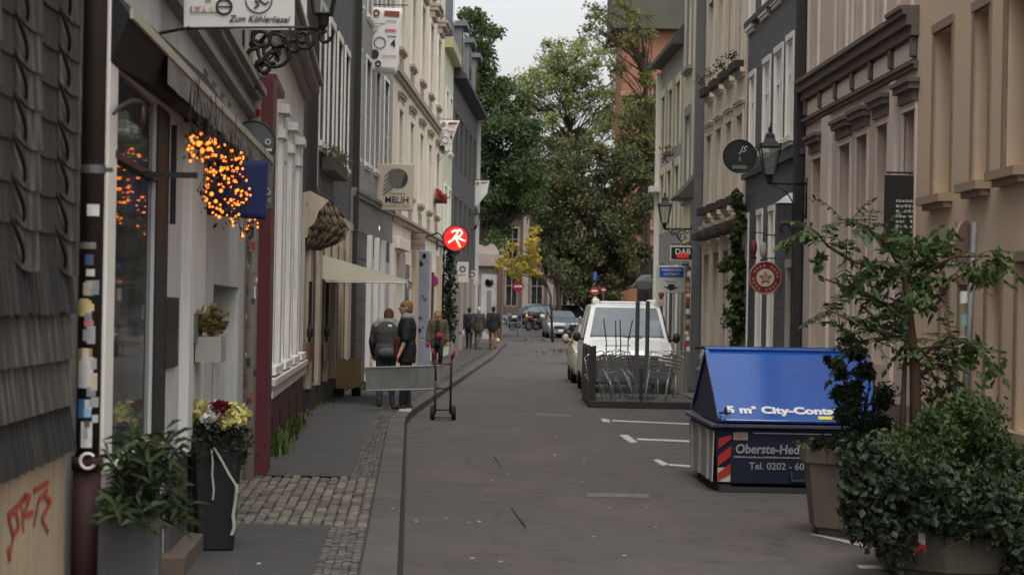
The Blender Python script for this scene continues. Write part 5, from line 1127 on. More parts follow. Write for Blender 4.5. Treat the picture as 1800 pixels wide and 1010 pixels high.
def carprof(hood=.92, roof=1.46, L=4.1, w=.86, suv=0):
    wr2 = w*.72
    return dict(belt=.93+suv*.1, st=[(0,hood*.62,w*.82,w*.8,.26),(.08,hood*.86,w*.95,w*.85,.22),(.5,hood,w,w*.88,.22),(1.05,hood+.1,w,w*.86,.24),(1.85,roof-.03,w,wr2,.24),(2.3,roof,w,wr2,.24),(3.2,roof-.03,w,wr2,.24),(L-.25,hood+.18+.3*suv,w,w*.84,.26),(L,hood*.9,w*.9,w*.82,.32)],
     glass=[('windshield',[(-w*.82,1.12,hood+.14),(w*.82,1.12,hood+.14),(wr2*.88,1.80,roof-.055),(-wr2*.88,1.80,roof-.055)]),
            ('side_window',[(-w*1.005,1.55,.96+suv*.1),(-w*1.005,3.4,.96+suv*.1),(-wr2*1.06,3.15,roof-.1),(-wr2*1.06,2.0,roof-.1)]),('side_window',[(w*.995,1.55,.96+suv*.1),(w*.995,3.4,.96+suv*.1),(wr2*1.04,3.15,roof-.1),(wr2*1.04,2.0,roof-.1)]),
            ('rear_window',[(-wr2*.9,3.32,roof-.07),(wr2*.9,3.32,roof-.07),(w*.78,L-.3,hood+.24+.3*suv),(-w*.78,L-.3,hood+.24+.3*suv)])],
     gv={'windshield':(0,-.02,.02),'side_window':(.012,0,0),'rear_window':(0,.02,.02)}, axles=(.78,L-.75), lamp=(hood*.76,.32,.16), lampy=.12, mirror=(1.45,hood+.12), plate=.42, grille=(hood*.62,w*1.1,.16))
BGE = M((176,166,144),.35,.06,2,0,coat=.5,grain=0); SIL = M((120,122,126),.3,.05,2,0,.4,coat=.5,grain=0); DKC = M((28,31,38),.3,.1,2,0,coat=.6,grain=0); BLC = M((70,84,104),.3,.08,2,0,coat=.6,grain=0); BKC = M((22,22,23),.35,.1,2,0,coat=.5,grain=0)
Y = 50.0; car('parked_car', 'beige car mostly hidden behind the white van with only its left flank showing', (P(1000,660,Y).x+.93,Y,0), 0, BGE, carprof(.98,1.5,4.1,.86), GLASSD, wid=.86, col2=BGE, group='cars parked along the right kerb')
Y = 68; car('parked_car', 'black car parked between the white van and the silver car', (P(1006,580,Y).x+.88,Y,gz(Y)), R(-1), BKC, carprof(.92,1.44,4.2), GLASSD, col2=BKC, group='cars parked along the right kerb')
Y = 108; car('parked_car', 'silver grey car facing the viewer at the far right kerb', (P(990,580,Y).x,Y,gz(Y)), R(3), SIL, carprof(.95,1.47,4.0), GLASSL, col2=SIL, group='cars parked along the right kerb')
Y = 115; car('parked_car', 'black convertible car right behind the silver grey car', (P(1000,560,Y).x,Y,gz(Y)+.12), R(2), BKC, carprof(1.0,1.62,4.2,.95,1), GLASSD, wid=.95, group='cars parked along the right kerb')
Y = 133; car('parked_car', 'dark blue grey car parked side on at the square behind the motorbikes', (P(884,570,Y).x,Y,gz(Y)), R(-72), M((46,56,62),.3,.1,2,0,coat=.6,grain=0), carprof(.95,1.55,4.3,.88,1), glass((70,84,90),.05,.25), group='cars parked on the square')
Y = 131; car('parked_car', 'slate blue car with bright windscreen parked on the square, rightmost of the row', (P(943,570,Y).x,Y,gz(Y)), R(-60), BLC, carprof(.95,1.5,4.2,.88), glass((96,110,118),.05,.25), group='cars parked on the square')
Y = 136; car('parked_car', 'dark car with pale windscreen between its two neighbours on the square', (P(908,570,Y).x,Y,gz(Y)), R(-40), DKC, carprof(.98,1.6,4.4,.9,1), glass((96,110,116),.05,.25), wid=.9, group='cars parked on the square')
def motorbike(label, x, Y, yaw, c1, c2, sc=1):
    m = Matrix.Rotation(yaw,3,'Z')*sc; p0 = V((x,Y,gz(Y))); T = lambda a,b,c: p0 + m @ V((a,b,c)); t = thing('motorbike', label, 'motorbike', p0, 'parked motorbikes')
    for yy in (-.7,.7): mb = MB(); mb.torus(T(0,yy,.3), m @ V((1,0,0)), .25*sc, .06*sc, 24, 8); w = mb.build('wheel', RUBBER, t, True); mb = MB(); mb.cyl(T(-.03,yy,.3),T(.03,yy,.3),.17*sc,n=16); mb.build('rim', STEEL, w)
    mb = MB(); mb.ell(T(0,.02,.48), (.2*sc,.34*sc,.2*sc)); mb.tube([T(0,-.7,.3),T(0,-.2,.4),T(0,.3,.55)], .05*sc, 6); mb.build('engine', DKM, t, True)
    mb = MB(); mb.rings([[T(x_*.16,.62,.55+z_*.1) for x_,z_ in ((-1,-1),(1,-1),(1,1),(-1,1))],[T(x_*.2,.35,.72+z_*.16) for x_,z_ in ((-1,-1),(1,-1),(1,1),(-1,1))],[T(x_*.15,0,.78+z_*.1) for x_,z_ in ((-1,-1),(1,-1),(1,1),(-1,1))]]); mb.build('fairing', c1, t, True)
    mb = MB(); mb.tube([T(0,.05,.82),T(0,-.35,.78),T(0,-.75,.88)], [.13*sc,.14*sc,.08*sc], 8); mb.build('seat', BLACK, t, True)
    mb = MB(); mb.tube([T(-.36,.3,1.05),T(-.1,.42,.98),T(.1,.42,.98),T(.36,.3,1.05)], .02*sc, 6); mb.tube([T(0,.42,.98),T(0,.7,.3)], .035*sc, 6); mb.build('handlebar', STEEL, t, True)
    mb = MB(); mb.ell(T(0,-.6,.7), (.16*sc,.25*sc,.12*sc)); mb.ell(T(0,.6,.82), (.1*sc,.07*sc,.1*sc)); mb.build('tail_cover', c2, t, True)
motorbike('black motorbike with yellow cover standing behind the railing', P(922,572,127).x, 127, R(-65), M((206,180,96),.5), M((206,196,170),.5), 1.15)
motorbike('black motorbike with white fairing and pink tail beside the yellow one', P(947,574,126).x, 126, R(-50), M((206,206,204),.4), M((150,58,88),.5), 1.15)
motorbike('dark motorbike standing beside the silver grey car', P(1004,582,98).x, 98, R(20), M((120,120,122),.4), DKM)
Y = 121; t = thing('railing', 'grey metal railing of two bars in front of the parked motorbikes', 'railing', V((P(895,577,Y).x,Y,gz(Y)))); mb = MB(); a, b = P(893,550,Y), P(917,550,Y); z = gz(Y)
for x in (a.x, b.x): mb.cyl((x,Y,z), (x,Y,z+1.0), .03)
for dz in (1.0,.55,.2): mb.tube([V((a.x,Y,z+dz)), V((b.x,Y,z+dz))], .025, 6)
mb.build('rail', M((120,126,128),.5), t)
def nosign(label, px, py, Y, r, group=None):
    c = P(px,py,Y); t = thing('traffic_sign', label, 'sign', V((c.x,Y,gz(Y))), group); mb = MB(); mb.cyl((c.x,Y+.05,gz(Y)), (c.x,Y+.05,c.z+r), .035); mb.build('pole', STEEL, t); disc_sign(t, c, r, .03, M((150,34,38),.5,.05), None); mb = MB(); mb.box(c+V((0,-.02,0)), (r*1.45,.006,r*.34)); mb.build('white_bar', M((216,210,206),.5), t); return t, c
nosign('round red no entry sign standing clear in front of the brown houses', 911, 503, 110, .30)
t, c = nosign('red no entry sign on a leaning blue topped pole near the dark trunk', 1045, 511, 100, .2); mb = MB(); mb.box(c+V((.02,0,.75)), (.14,.03,.36)); mb.build('blue_plate', M((50,80,170),.5), t); mb = MB(); mb.box(c+V((.04,0,-.6)),(.2,.03,.6)); mb.build('pale_plate', M((200,196,180),.5), t)
nosign('small red sign right of the leaning blue topped sign', 1061, 509, 104, .13)
# ================================================================ terrace platform with screens, chairs and folded parasol
a = G(1040,716); X0, Y0 = a.x, a.y; X1 = 3.42; Y1 = Y0+3.6; TRM = M((40,36,34),.6,.2,4,.1)
t = thing('terrace_platform', 'low dark terrace platform with dark side screen standing on the road', 'platform', V(((X0+X1)/2,(Y0+Y1)/2,0)))
mb = MB(); mb.box(((X0+X1)/2,(Y0+Y1)/2,.11), (X1-X0,Y1-Y0,.04)); mb.build('deck', M((70,66,62),.85,.25,2,.2), t); mb = MB()
mb.box(((X0+X1)/2-.02,Y0-.02,.065), (X1-X0+.1,.05,.13)); mb.box((X0-.03,(Y0+Y1)/2,.065), (.06,Y1-Y0,.13)); mb.build('edge_beam', TRM, t, bevel=.01)
mb = MB(); mb.box((X0-.02,(Y0+Y1)/2,.60), (.05,Y1-Y0,.94)); sc_ = mb.build('side_screen', M((34,31,30),.5,.2,3,.05), t); mb = MB()
for y in (Y0+.03, (Y0+Y1)/2, Y1-.03): mb.box((X0-.02,y,.62), (.08,.08,1.0))
mb.build('screen_post', TRM, sc_)
mb = MB(); mb.box((X0+.03,Y0+.0,.62), (.07,.07,1.02)); mb.box((P(1127,690,Y0).x,Y0+.02,.40), (.06,.05,.62)); mb.build('front_post', TRM, t)
q = NT('clear_panel'); q.col(q.mix(0., A3(lin((160,166,168))), A3(lin((160,166,168))))); q.setp(Roughness=.05, Alpha=.04); mb = MB(); mb.box(((X0+X1)/2,Y0+.02,.55), (X1-X0-.2,.008,.82)); mb.build('glass_screen', q.m, t)
mb = MB(); mb.box((P(1110,617,Y1).x-.1,Y1+.0,P(0,617,Y1).z), (1.55,.04,.10)); rl = mb.build('rear_rail', M((86,58,44),.6,.2), t); mb = MB()
for i, x in enumerate((1135,1140,1145,1152,1157,1163)): p = P(x,619,Y1-.03); mb.box(p,(.045,.02,.09))
mb.build('name_lettering', M((205,200,192),.6), rl)
# folded parasol mast
Y = 38.4; c = P(1130,560,Y); t = thing('parasol_mast', 'tall dark parasol mast of twin posts with a grey hood on top', 'parasol', V((c.x,Y,.13)))
zt_ = P(0,508,Y).z; mb = MB()
for dx in (-.10,.09): mb.box((c.x+dx,Y,(.13+zt_)/2), (.075,.09,zt_-.13))
mb.box((c.x-.01,Y,.17), (.5,.5,.08)); mb.box((c.x,Y,zt_*.45), (.2,.06,.08)); mb.build('post', M((58,60,62),.5,.15), t, bevel=.01)
mb = MB(); h = P(1130,496,Y); mb.rings([[h+V((x,y,-.14)) for x,y in ((-.11,-.12),(.17,-.12),(.17,.14),(-.11,.14))],[h+V((x,y,.02)) for x,y in ((-.14,-.14),(.18,-.14),(.18,.16),(-.14,.16))],[h+V((x,y,.14)) for x,y in ((-.03,-.10),(.15,-.12),(.15,.12),(-.03,.10))]]); mb.prism([h+V((-.12,-.1,.03)),h+V((-.22,-.1,-.10)),h+V((-.20,-.1,-.13)),h+V((-.10,-.1,-.05))], (0,.22,0)); mb.build('hood', M((98,100,102),.55,.15), t, bevel=.02)
# leaning folding chairs
CHM = M((176,176,174),.4,.12,5,0,.7,grain=0); CHS = M((96,94,90),.6,.2)
def chair():
    t = thing('folding_chair', 'folded metal terrace chair leaning among the others', 'chair', (0,0,0), 'folded metal chairs leaning on the terrace')
    for x in (-.2,.2):
        mb = MB(); mb.tube([V((x,.02,.0)), V((x,0,.42)), V((x,-.05,.88))], .013, 6); mb.build('back_leg', CHM, t, True); mb = MB(); mb.tube([V((x*.92,-.18,.0)), V((x*.92,.03,.40)), V((x*.92,.16,.52))], .013, 6); mb.build('front_leg', CHM, t, True)
    mb = MB(); mb.tube([V((-.2,-.05,.88)), V((-.12,-.06,.92)), V((.12,-.06,.92)), V((.2,-.05,.88))], .013, 6); mb.build('top_rail', CHM, t, True)
    mb = MB(); [mb.box((0,-.03-.012*i,.60+.07*i),(.4,.012,.035)) for i in range(4)]; mb.build('backrest', CHS, t)
    mb = MB(); [mb.box((0,.05+.02*i,.40+.05*i*.5),(.37,.015,.03), rx=.8) for i in range(5)]; mb.build('seat', CHS, t)
    return t
ch0 = chair(); rg = random.Random(17)
spots = [(1060,38.0,.35,-.30,'leftmost'),(1076,38.5,.5,-.36,'second from the left'),(1092,38.2,.4,-.26,'third from the left'),(1107,38.9,.6,-.40,'fourth from the left'),(1098,39.6,-.2,-.3,'rearmost'),(1152,38.0,-.15,.12,'rightmost'),(1166,39.2,.3,.15,'half hidden at the right end')]
for i, (x, Y, rz_, tl_, w_) in enumerate(spots):
    o = ch0 if i == 0 else copy_tree(ch0); o.location = (P(x,690,Y).x, Y, .135); o.rotation_euler = (R(8), tl_, rz_)
    o['label'] = 'folded metal terrace chair leaning in the pile, ' + w_
mbx = [(1061,560,1066,600),(1082,563,1083,606),(1090,562,1091,606),(1112,562,1104,600)]
t = thing('umbrella_rods', 'four thin dark parasol rods standing upright above the chairs', 'rods', V((P(1085,690,39.8).x,39.8,.13)))
for a_ in mbx: mb = MB(); q = P(a_[2],a_[3],39.8); mb.tube([V((q.x,39.8,.13)), q, P(a_[0],a_[1],39.8)], .012, 5); mb.build('rod', DKM, t)
mb = MB(); mb.tube([P(1063,607,39.8),P(1108,607,39.8)], .008, 5); mb.build('cross_wire', DKM, t)
# ================================================================ hand truck and grey panel
Yh = 32.2; c = G(780,738); hy = c.y; RD_ = M((58,40,36),.5,.15); t = thing('hand_truck', 'dark two wheeled hand truck with red grips standing on the road', 'hand truck', V((c.x,hy,0)))
xl, xr = P(765,700,hy).x, P(792,700,hy).x; zt_ = P(0,640,hy).z
mb = MB(); mb.tube([V((xl,hy,.10)),V((xl,hy,.62))], .018, 8); mb.tube([V((xr,hy,.10)),V((xr,hy,.80)),V((xr+.01,hy-.02,.98))], .018, 8); mb.tube([V((xl,hy,.62)),V((xl,hy,.80)),V((xl-.03,hy-.02,.98))], .018, 8)
for z in (.16,.50,.88): mb.tube([V((xl,hy,z)),V((xr,hy,z))], .014, 6)
mb.box(((xl+xr)/2,hy-.02,.045), (xr-xl+.05,.16,.02)); mb.build('frame', RD_, t, True)
for x in (xl-.04, xr+.05): mb = MB(); mb.cyl((x-.035,hy+.06,.115),(x+.035,hy+.06,.115),.115,n=20); w = mb.build('wheel', RUBBER, t, bevel=.02); mb = MB(); mb.cyl((x-.038,hy+.06,.115),(x+.038,hy+.06,.115),.05,n=12); mb.build('hub', STEEL, w)
for x, d in ((xl-.03,-.03),(xr+.01,.05)): mb = MB(); mb.tube([V((x,hy-.02,.97)),V((x+d,hy-.05,1.12))], .024, 8); mb.build('grip', M((150,46,40),.5), t, True)
Yp_ = 33.0; PM = M((104,106,104),.6,.22,1.6,.05); a, b, c_, d_ = P(642,646,Yp_+.1), P(776,642,Yp_-.15), P(772,683,Yp_-.15), P(645,686,Yp_+.1)
mb = MB(); N = 16; pts0 = []
for i in range(N):
    u0, u1 = i/N, (i+1)/N; yo = .012 if i % 4 == 2 else 0
    mb.prism([a.lerp(b,u0), a.lerp(b,u1), d_.lerp(c_,u1), d_.lerp(d_.lerp(c_,u0),1)], (0,.05-yo,0))
q = NT('smoky_sheet'); q.col(q.ramp(q.noise(2.2,5,stretch=(1,1,.3)), A3(lin((92,95,93))), A3(lin((128,130,127))), .35, .65)); q.setp(Roughness=.35, Alpha=.84); PM = q.m
o = mb.build('smoky_sheet', PM, None, base=a.lerp(c_,.5)); m2 = MB(); m2.tube([a,b,c_,d_,a], .014, 5); m2.build('rim', M((134,136,134),.5,.2), o); tag(o, 'long smoky grey sheet held upright by the two men', 'sheet')
# ================================================================ people
SKIN = M((186,138,112),.6,.08,6,.02,grain=0)
def loft(mb, secs, n=16):
    mb.rings([[V((cx+rx*math.cos(2*math.pi*k/n), cy+ry_*math.sin(2*math.pi*k/n), z)) for k in range(n)] for (cx,cy,z,rx,ry_) in secs])
def person(label, base, H, yaw, J, clothes, hair, group=None, face=True, head_yaw=0, skin=None):
    """J: joint offsets in metres for H=1.75, x right, y forward. limbs: L/R hip knee ankle, shoulder elbow wrist"""
    t = thing('person', label, 'person', base, group); k = H/1.75; m = Matrix.Rotation(yaw,3,'Z'); b0 = V(base)
    def W(mb): mb.v = [b0 + m @ (p*k) for p in mb.v]; return mb
    lean = J.get('lean', 0); top = lambda z: V((J.get('sway',0)*(z-.95), lean*(z-.95), z))
    def tor(mb, e, z0=.80, z1=1.46):
        S_ = [(.78,.150,.105),(.90,.172,.118),(1.0,.165,.112),(1.10,.150,.105),(1.22,.172,.115),(1.32,.192,.118),(1.40,.185,.10),(1.455,.12,.075),(1.48,.065,.06)]
        loft(mb, [(top(z).x, top(z).y, z, rx+e, ry_+e) for z, rx, ry_ in S_ if z0 <= z <= z1+.03])
    def arm(mb, e, s, upto=1.0):
        sh, el, wr_ = V(J[s+'sh']), V(J[s+'el']), V(J[s+'wr'])
        mb.cap(sh, el, .05+e, .040+e)
        mb.cap(el, el.lerp(wr_, upto), .040+e, (.028 if upto == 1 else .033)+e)
    def leg(mb, e, s, f=1.0):
        hp, kn, an = V(J[s+'hip']), V(J[s+'kn']), V(J[s+'an']); mb.cap(hp, kn, .088+e, .056+e); mb.cap(kn, kn.lerp(an,.35), .056+e, .056+e*.9); mb.cap(kn.lerp(an,.35), kn.lerp(an,f), .056+e*.9, .038+e)
    def hand(mb, s):
        el, wr_ = V(J[s+'el']), V(J[s+'wr']); d = (wr_-el).normalized(); sd = V((1,0,0)) - d*d.x; sd = sd.normalized() if sd.length > .1 else V((0,1,0)); fw = d.cross(sd); mb.cap(wr_, wr_+d*.03, .027, .026); mb.ell(wr_+d*.06, (.02,.036,.045), 10, 8, M=Matrix((sd*.0+fw, sd, d)).transposed() if False else Matrix(((fw.x,sd.x,d.x),(fw.y,sd.y,d.y),(fw.z,sd.z,d.z))))
        for i, L in enumerate((.066,.075,.070,.055)):
            o = wr_+d*.092+sd*(-.027+.018*i); mid = o+d*L*.5+fw*.008; mb.cap(o-d*.02, mid, .0095, .009, 8); mb.cap(mid, mid+d*L*.42+fw*.022, .009, .008, 8)
        q = wr_+d*.045-sd*.03; mb.cap(q, q+d*.03-sd*.02+fw*.01, .011, .010, 8); mb.cap(q+d*.03-sd*.02+fw*.01, q+d*.06-sd*.02+fw*.018, .010, .008, 8)
    hc = V(J.get('head', top(1.62))); hm = Matrix.Rotation(head_yaw,3,'Z')
    def hd(v): return hc + hm @ V(v)
    mb = MB(); tor(mb, 0)
    for s in 'LR': arm(mb,0,s); leg(mb,0,s); hand(mb,s)
    mb.cap(top(1.44), hc-V((0,0,.05)), .056, .052); mb.ell(hc, (.078,.098,.115), 16, 12, M=hm); mb.ell(hd((0,.03,-.065)), (.055,.065,.055), 12, 8); mb.ell(hd((0,.104,-.012)), (.014,.02,.024), 8, 6)
    for sx2 in (-1,1): mb.ell(hd((sx2*.08,-.005,-.005)), (.014,.022,.032), 8, 6)
    for s in 'LR':
        an = V(J[s+'an']); fd = V(J.get(s+'foot', (0,1,0))).normalized(); mb.cap(an+V((0,0,-.04)), an+fd*.13+V((0,0,-.055)), .034, .026)
    def rm(o, vs=.011):
        r = o.modifiers.new('r','REMESH'); r.mode = 'VOXEL'; r.voxel_size = vs; r.use_smooth_shade = True; sm = o.modifiers.new('s','SMOOTH'); sm.iterations = 4; sm.factor = .5
    W(mb).build('body', skin or SKIN, t, True, mods=lambda o: rm(o,.009))
    if face:
        for sx2 in (-1,1): mb = MB(); mb.ell(hd((sx2*.03,.088,.012)), (.012,.010,.008), 8, 6); W(mb).build('eye', M((50,40,36),.3), t, True)
        mb = MB(); mb.ell(hd((0,.096,-.062)), (.022,.008,.007), 8, 6); W(mb).build('mouth', M((150,84,76),.5), t, True)
    for (nm, mat, kind, kw) in clothes:
        mb = MB()
        if kind == 'top':
            e = kw.get('e',.018); tor(mb, e, kw.get('z0',.88))
            for s in kw.get('arms','LR'): arm(mb, e*.9, s, kw.get('upto',.97))
            if kw.get('collar'): mb.cap(top(1.44), top(1.50), .078, .07)
            if kw.get('skirt'): z0, w_ = kw['skirt']; loft(mb, [(top(z0).x, top(z0).y, z0, w_, w_*.72), (0,0,.95,.178+e,.126+e), (0,0,1.05,.16+e,.115+e)])
        elif kind == 'legs':
            e = kw.get('e',.014)
            for s in 'LR': leg(mb, e, s, kw.get('f',1.0))
            loft(mb, [(0,0,.80,.155+e,.11+e),(0,0,.90,.17+e,.118+e),(0,0,1.0,.16+e,.11+e)])
        elif kind == 'shoes':
            for s in 'LR':
                an = V(J[s+'an']); fd = V(J.get(s+'foot',(0,1,0))).normalized(); mb.cap(an+V((0,0,.02)), an+V((0,0,-.03)), .046, .048); mb.cap(an-fd*.03+V((0,0,-.045)), an+fd*.15+V((0,0,-.052)), .045, .037)
        elif kind == 'hair':
            mb.ell(hc+hm @ V((0,-.015,.035)), (.09,.108,.098), 14, 10, M=hm); mb.ell(hd((0,-.045,-.015)), (.084,.075,.10), 12, 8)
            if kw.get('long'):
                for sx2 in (-1,1): mb.cap(hd((sx2*.075,-.01,.03)), hd((sx2*.085,.0,-.16)), .034, .028)
                mb.cap(hd((0,-.08,.0)), hd((0,-.07,-.17)), .07, .06)
        elif kind == 'cap': [mb.cap(V(a_), V(b_), r1, r2) for a_, b_, r1, r2 in kw['caps']]
        elif kind == 'ell': [mb.ell(V(a_), r_) for a_, r_ in kw['ells']]
        W(mb).build(nm, mat, t, True, mods=(lambda o, v=kw.get('vs',.012): rm(o, v)))
    return t
def pose(**k):
    J = dict(Lhip=(-.09,0,.90), Lkn=(-.10,.02,.50), Lan=(-.10,-.01,.08), Rhip=(.09,0,.90), Rkn=(.10,.02,.50), Ran=(.10,-.01,.08), Lsh=(-.185,0,1.40), Lel=(-.235,-.02,1.12), Lwr=(-.24,.08,.88), Rsh=(.185,0,1.40), Rel=(.235,-.02,1.12), Rwr=(.24,.08,.88)); J.update(k); return J
C = lambda r,g,b,**k: M((r,g,b),.85,.3,7,.0,grain=90,fold=.9)
SHOE = M((38,34,33),.6,.1); JEAN = C(58,66,84); BLKC = C(28,28,32); HAIRB = C(96,72,50); HAIRG = C(120,86,58)
# man A seen from behind, bending slightly over the panel
gA = G(677,722); gA.z = .085; gA.x += .0
person('man in grey jacket and jeans seen from behind, bowed over the grey sheet', gA, 1.70, R(8),
  pose(lean=.10, head=(.05,.17,1.575), Lsh=(-.19,.05,1.38), Lel=(-.24,.10,1.12), Lwr=(-.20,.26,.92), Rsh=(.19,.05,1.38), Rel=(.24,.12,1.14), Rwr=(.17,.28,.95), Lan=(-.11,-.04,.08), Ran=(.12,.02,.08)),
  [('jacket', C(66,66,66), 'top', dict(e=.03, z0=.88, skirt=(.82,.195), upto=.95)), ('shoulder_yoke', C(140,138,134), 'cap', dict(caps=[((-.17,.05,1.40),(.17,.05,1.40),.085,.085),((-.13,.05,1.46),(.13,.05,1.46),.075,.075)])), ('jeans', JEAN, 'legs', dict(e=.012)), ('shoes', SHOE, 'shoes', {}), ('hip_bag', C(78,80,80), 'ell', dict(ells=[((.02,-.16,.93),(.19,.09,.10))])), ('hair', HAIRB, 'hair', {}), ('label_tag', M((205,205,205),.7), 'ell', dict(ells=[((.05,-.075,1.40),(.05,.012,.035))]))], HAIRB, 'people in the street', face=False, head_yaw=R(-12))
gB = G(713,728); gB.z = .09
person('tall man in black jacket and trousers turned left, hand on the grey sheet', gB, 1.79, R(84),
  pose(head=(.0,.03,1.625), Rsh=(.17,.02,1.39), Rel=(.21,.03,1.12), Rwr=(.19,.10,.90), Lsh=(-.18,-.01,1.40), Lel=(-.25,-.02,1.13), Lwr=(-.27,.07,.90), Lan=(-.08,.05,.08), Ran=(.09,-.02,.08)),
  [('jacket', BLKC, 'top', dict(e=.035, z0=.80, skirt=(.74,.20), upto=.02, collar=False)), ('scarf', C(120,124,122), 'cap', dict(caps=[((-.05,.0,1.47),(.05,.0,1.47),.085,.085),((0,-.04,1.47),(0,.04,1.46),.08,.08)])), ('shirt', C(84,30,32), 'cap', dict(caps=[((-.06,.12,1.10),(-.06,.12,.84),.085,.09)])), ('trousers', BLKC, 'legs', dict(e=.014)), ('shoes', M((40,38,38),.6), 'shoes', {}), ('shoe_sole', M((190,186,180),.7), 'cap', dict(caps=[((-.08,.02,.022),(-.08,.22,.018),.03,.025),((.09,-.05,.022),(.09,.15,.018),.03,.025)])), ('hair', HAIRG, 'hair', {})], HAIRG, 'people in the street', head_yaw=R(10))
gW = G(768,660); gW.z = .09
person('woman walking towards the viewer in olive coat with red shoulder bag', gW, 1.67, R(180),
  pose(Lkn=(-.09,.10,.50), Lan=(-.08,-.05,.12), Rkn=(.07,.06,.50), Ran=(.07,.16,.08), Lel=(-.25,-.03,1.13), Lwr=(-.27,.04,.90), Rel=(.25,-.02,1.12), Rwr=(.27,.04,.88)),
  [('coat', C(84,76,62), 'top', dict(e=.04, z0=.80, skirt=(.72,.195))), ('black_top', BLKC, 'cap', dict(caps=[((0,.085,1.40),(0,.115,.80),.08,.10)])), ('trousers', BLKC, 'legs', dict(e=.012)), ('boots', SHOE, 'shoes', {}), ('red_bag', M((150,34,34),.6), 'ell', dict(ells=[((-.05,.20,1.02),(.10,.05,.09))])), ('bag_strap', M((110,44,36),.6), 'cap', dict(caps=[((.12,.11,1.44),(-.04,.19,1.08),.016,.016)])), ('red_glove', M((150,44,56),.6), 'ell', dict(ells=[((.275,.06,.78),(.06,.06,.10))])), ('hair', C(150,112,72), 'hair', dict(long=1))], None, 'people in the street')
def walker(label, px, py, H, yaw, coat, leg_, hair, skirt=None, long=False, extra=None):
    g = G(px, py); g.z = gz(g.y)+.085; J = pose(Lkn=(-.09,.12,.52), Lan=(-.09,.14,.08), Rkn=(.09,.02,.49), Ran=(.09,-.16,.10), Lel=(-.25,-.08,1.13), Lwr=(-.25,-.02,.90), Rel=(.25,.02,1.12), Rwr=(.25,.12,.90))
    cl = [('coat', coat, 'top', dict(e=.04, z0=.86, **({'skirt':skirt} if skirt else {}))), ('trousers', leg_, 'legs', dict(e=.016)), ('shoes', SHOE, 'shoes', {}), ('hair', hair, 'hair', dict(long=long))] + (extra or [])
    return person(label, g, H, yaw, J, cl, None, 'people in the street', face=False)
walker('person in dark blue jacket with white bag walking away, leftmost of the three far walkers', 824, 618, 1.70, R(-5), C(34,36,46), C(36,38,46), C(40,34,32), extra=[('white_bag', M((205,205,205),.7), 'ell', dict(ells=[((-.27,.0,.62),(.06,.1,.14))]))])
walker('grey haired person in brown coat and grey trousers walking away, middle of the far walkers', 840, 619, 1.76, 0, C(66,58,52), C(92,90,88), C(180,172,160), skirt=(.74,.21))
walker('person in black coat and tan trousers walking away, rightmost of the three far walkers', 866, 619, 1.78, R(6), C(28,30,36), C(120,86,58), C(34,30,30), skirt=(.76,.21), extra=[('white_bag', M((205,190,160),.7), 'ell', dict(ells=[((.20,.1,.36),(.09,.12,.09))]))])
# ================================================================ trees
GR1 = leafm('deep_green_leaf', (68,86,50), (88,102,60), (48,64,40), .3, .55); GR2 = leafm('light_green_leaf', (138,146,90), (158,160,108), (114,128,80), .35, .5); GR3 = leafm('brown_green_leaf', (74,82,50), (96,90,58), (56,66,42), .25, .6); GR4 = leafm('sparse_green_leaf', (104,110,60), (124,118,70), (84,94,54), .35, .6); YEW = leafm('yellow_leaf', (176,150,58), (190,164,70), (140,134,60), .35, .8)
def clumps(Y, items, dn):
    out = []; rg = random.Random(len(items))
    for (x, y, r, n) in items:
        for _ in range(4):
            p = P(x+rg.gauss(0,r*.42), y+rg.gauss(0,r*.42), Y+rg.uniform(-2,2)); rr = r*Y/F*rg.uniform(.45,1.05); out.append((p, (rr,rr*1.2,rr*.75), int(n*dn*rg.uniform(.6,1.3))))
    return out
Y = 108
it = [(826,40,26,100),(838,90,30,120),(850,130,30,120),(868,170,36,130),(850,190,40,130),(885,215,38,120),(905,235,36,110),(850,250,46,150),(895,280,46,140),(925,270,34,100),(860,310,46,150),(905,330,44,130),(925,240,30,90),(930,350,30,90),(915,180,22,60),(890,150,20,50),(935,315,30,90),(845,360,42,130),(885,372,40,130),(920,365,34,100),(850,400,30,90),(885,405,26,80),(832,140,30,90),(820,90,30,80),(836,300,40,110),(860,60,18,40),(930,225,22,50)]
tree('leafy_tree', 'tall dense dark green tree behind the left row, crown stepping down to the right', (P(850,560,Y).x,Y,gz(Y)), [P(850,480,Y),P(850,360,Y),P(846,200,Y),P(836,80,Y)], clumps(Y,it,3.6), GR1, .205, 3, .35, shell=.6)
Y = 150
it = [(940,130,22,36),(965,100,26,46),(985,85,26,46),(1005,105,30,50),(960,150,30,50),(1000,150,34,54),(1035,130,30,50),(930,170,22,34),(985,190,32,48),(1030,180,32,50),(1060,165,28,46),(945,205,28,40),(1060,205,26,40),(1020,225,30,44),(975,235,30,44),(1075,235,26,40),(940,250,26,40),(1000,262,30,40),(1085,180,26,40),(1045,255,26,36),(925,150,24,36),(918,200,24,40),(925,240,24,40),(1085,120,26,36),(1095,150,26,36),(1100,210,26,40),(1020,85,24,36),(1050,100,24,36),(980,265,24,36),(1020,150,30,40),(975,130,26,40)]
tree('leafy_tree', 'pale green airy tree in the middle with sky showing through its crown', (P(1015,545,Y).x,Y,gz(Y)), [P(1012,420,Y),P(1005,300,Y),P(1000,200,Y),P(990,120,Y)], clumps(Y,it,3.6), GR2, .27, 5, .2, twigs=1, asp=.5, shell=.65)
Y = 118
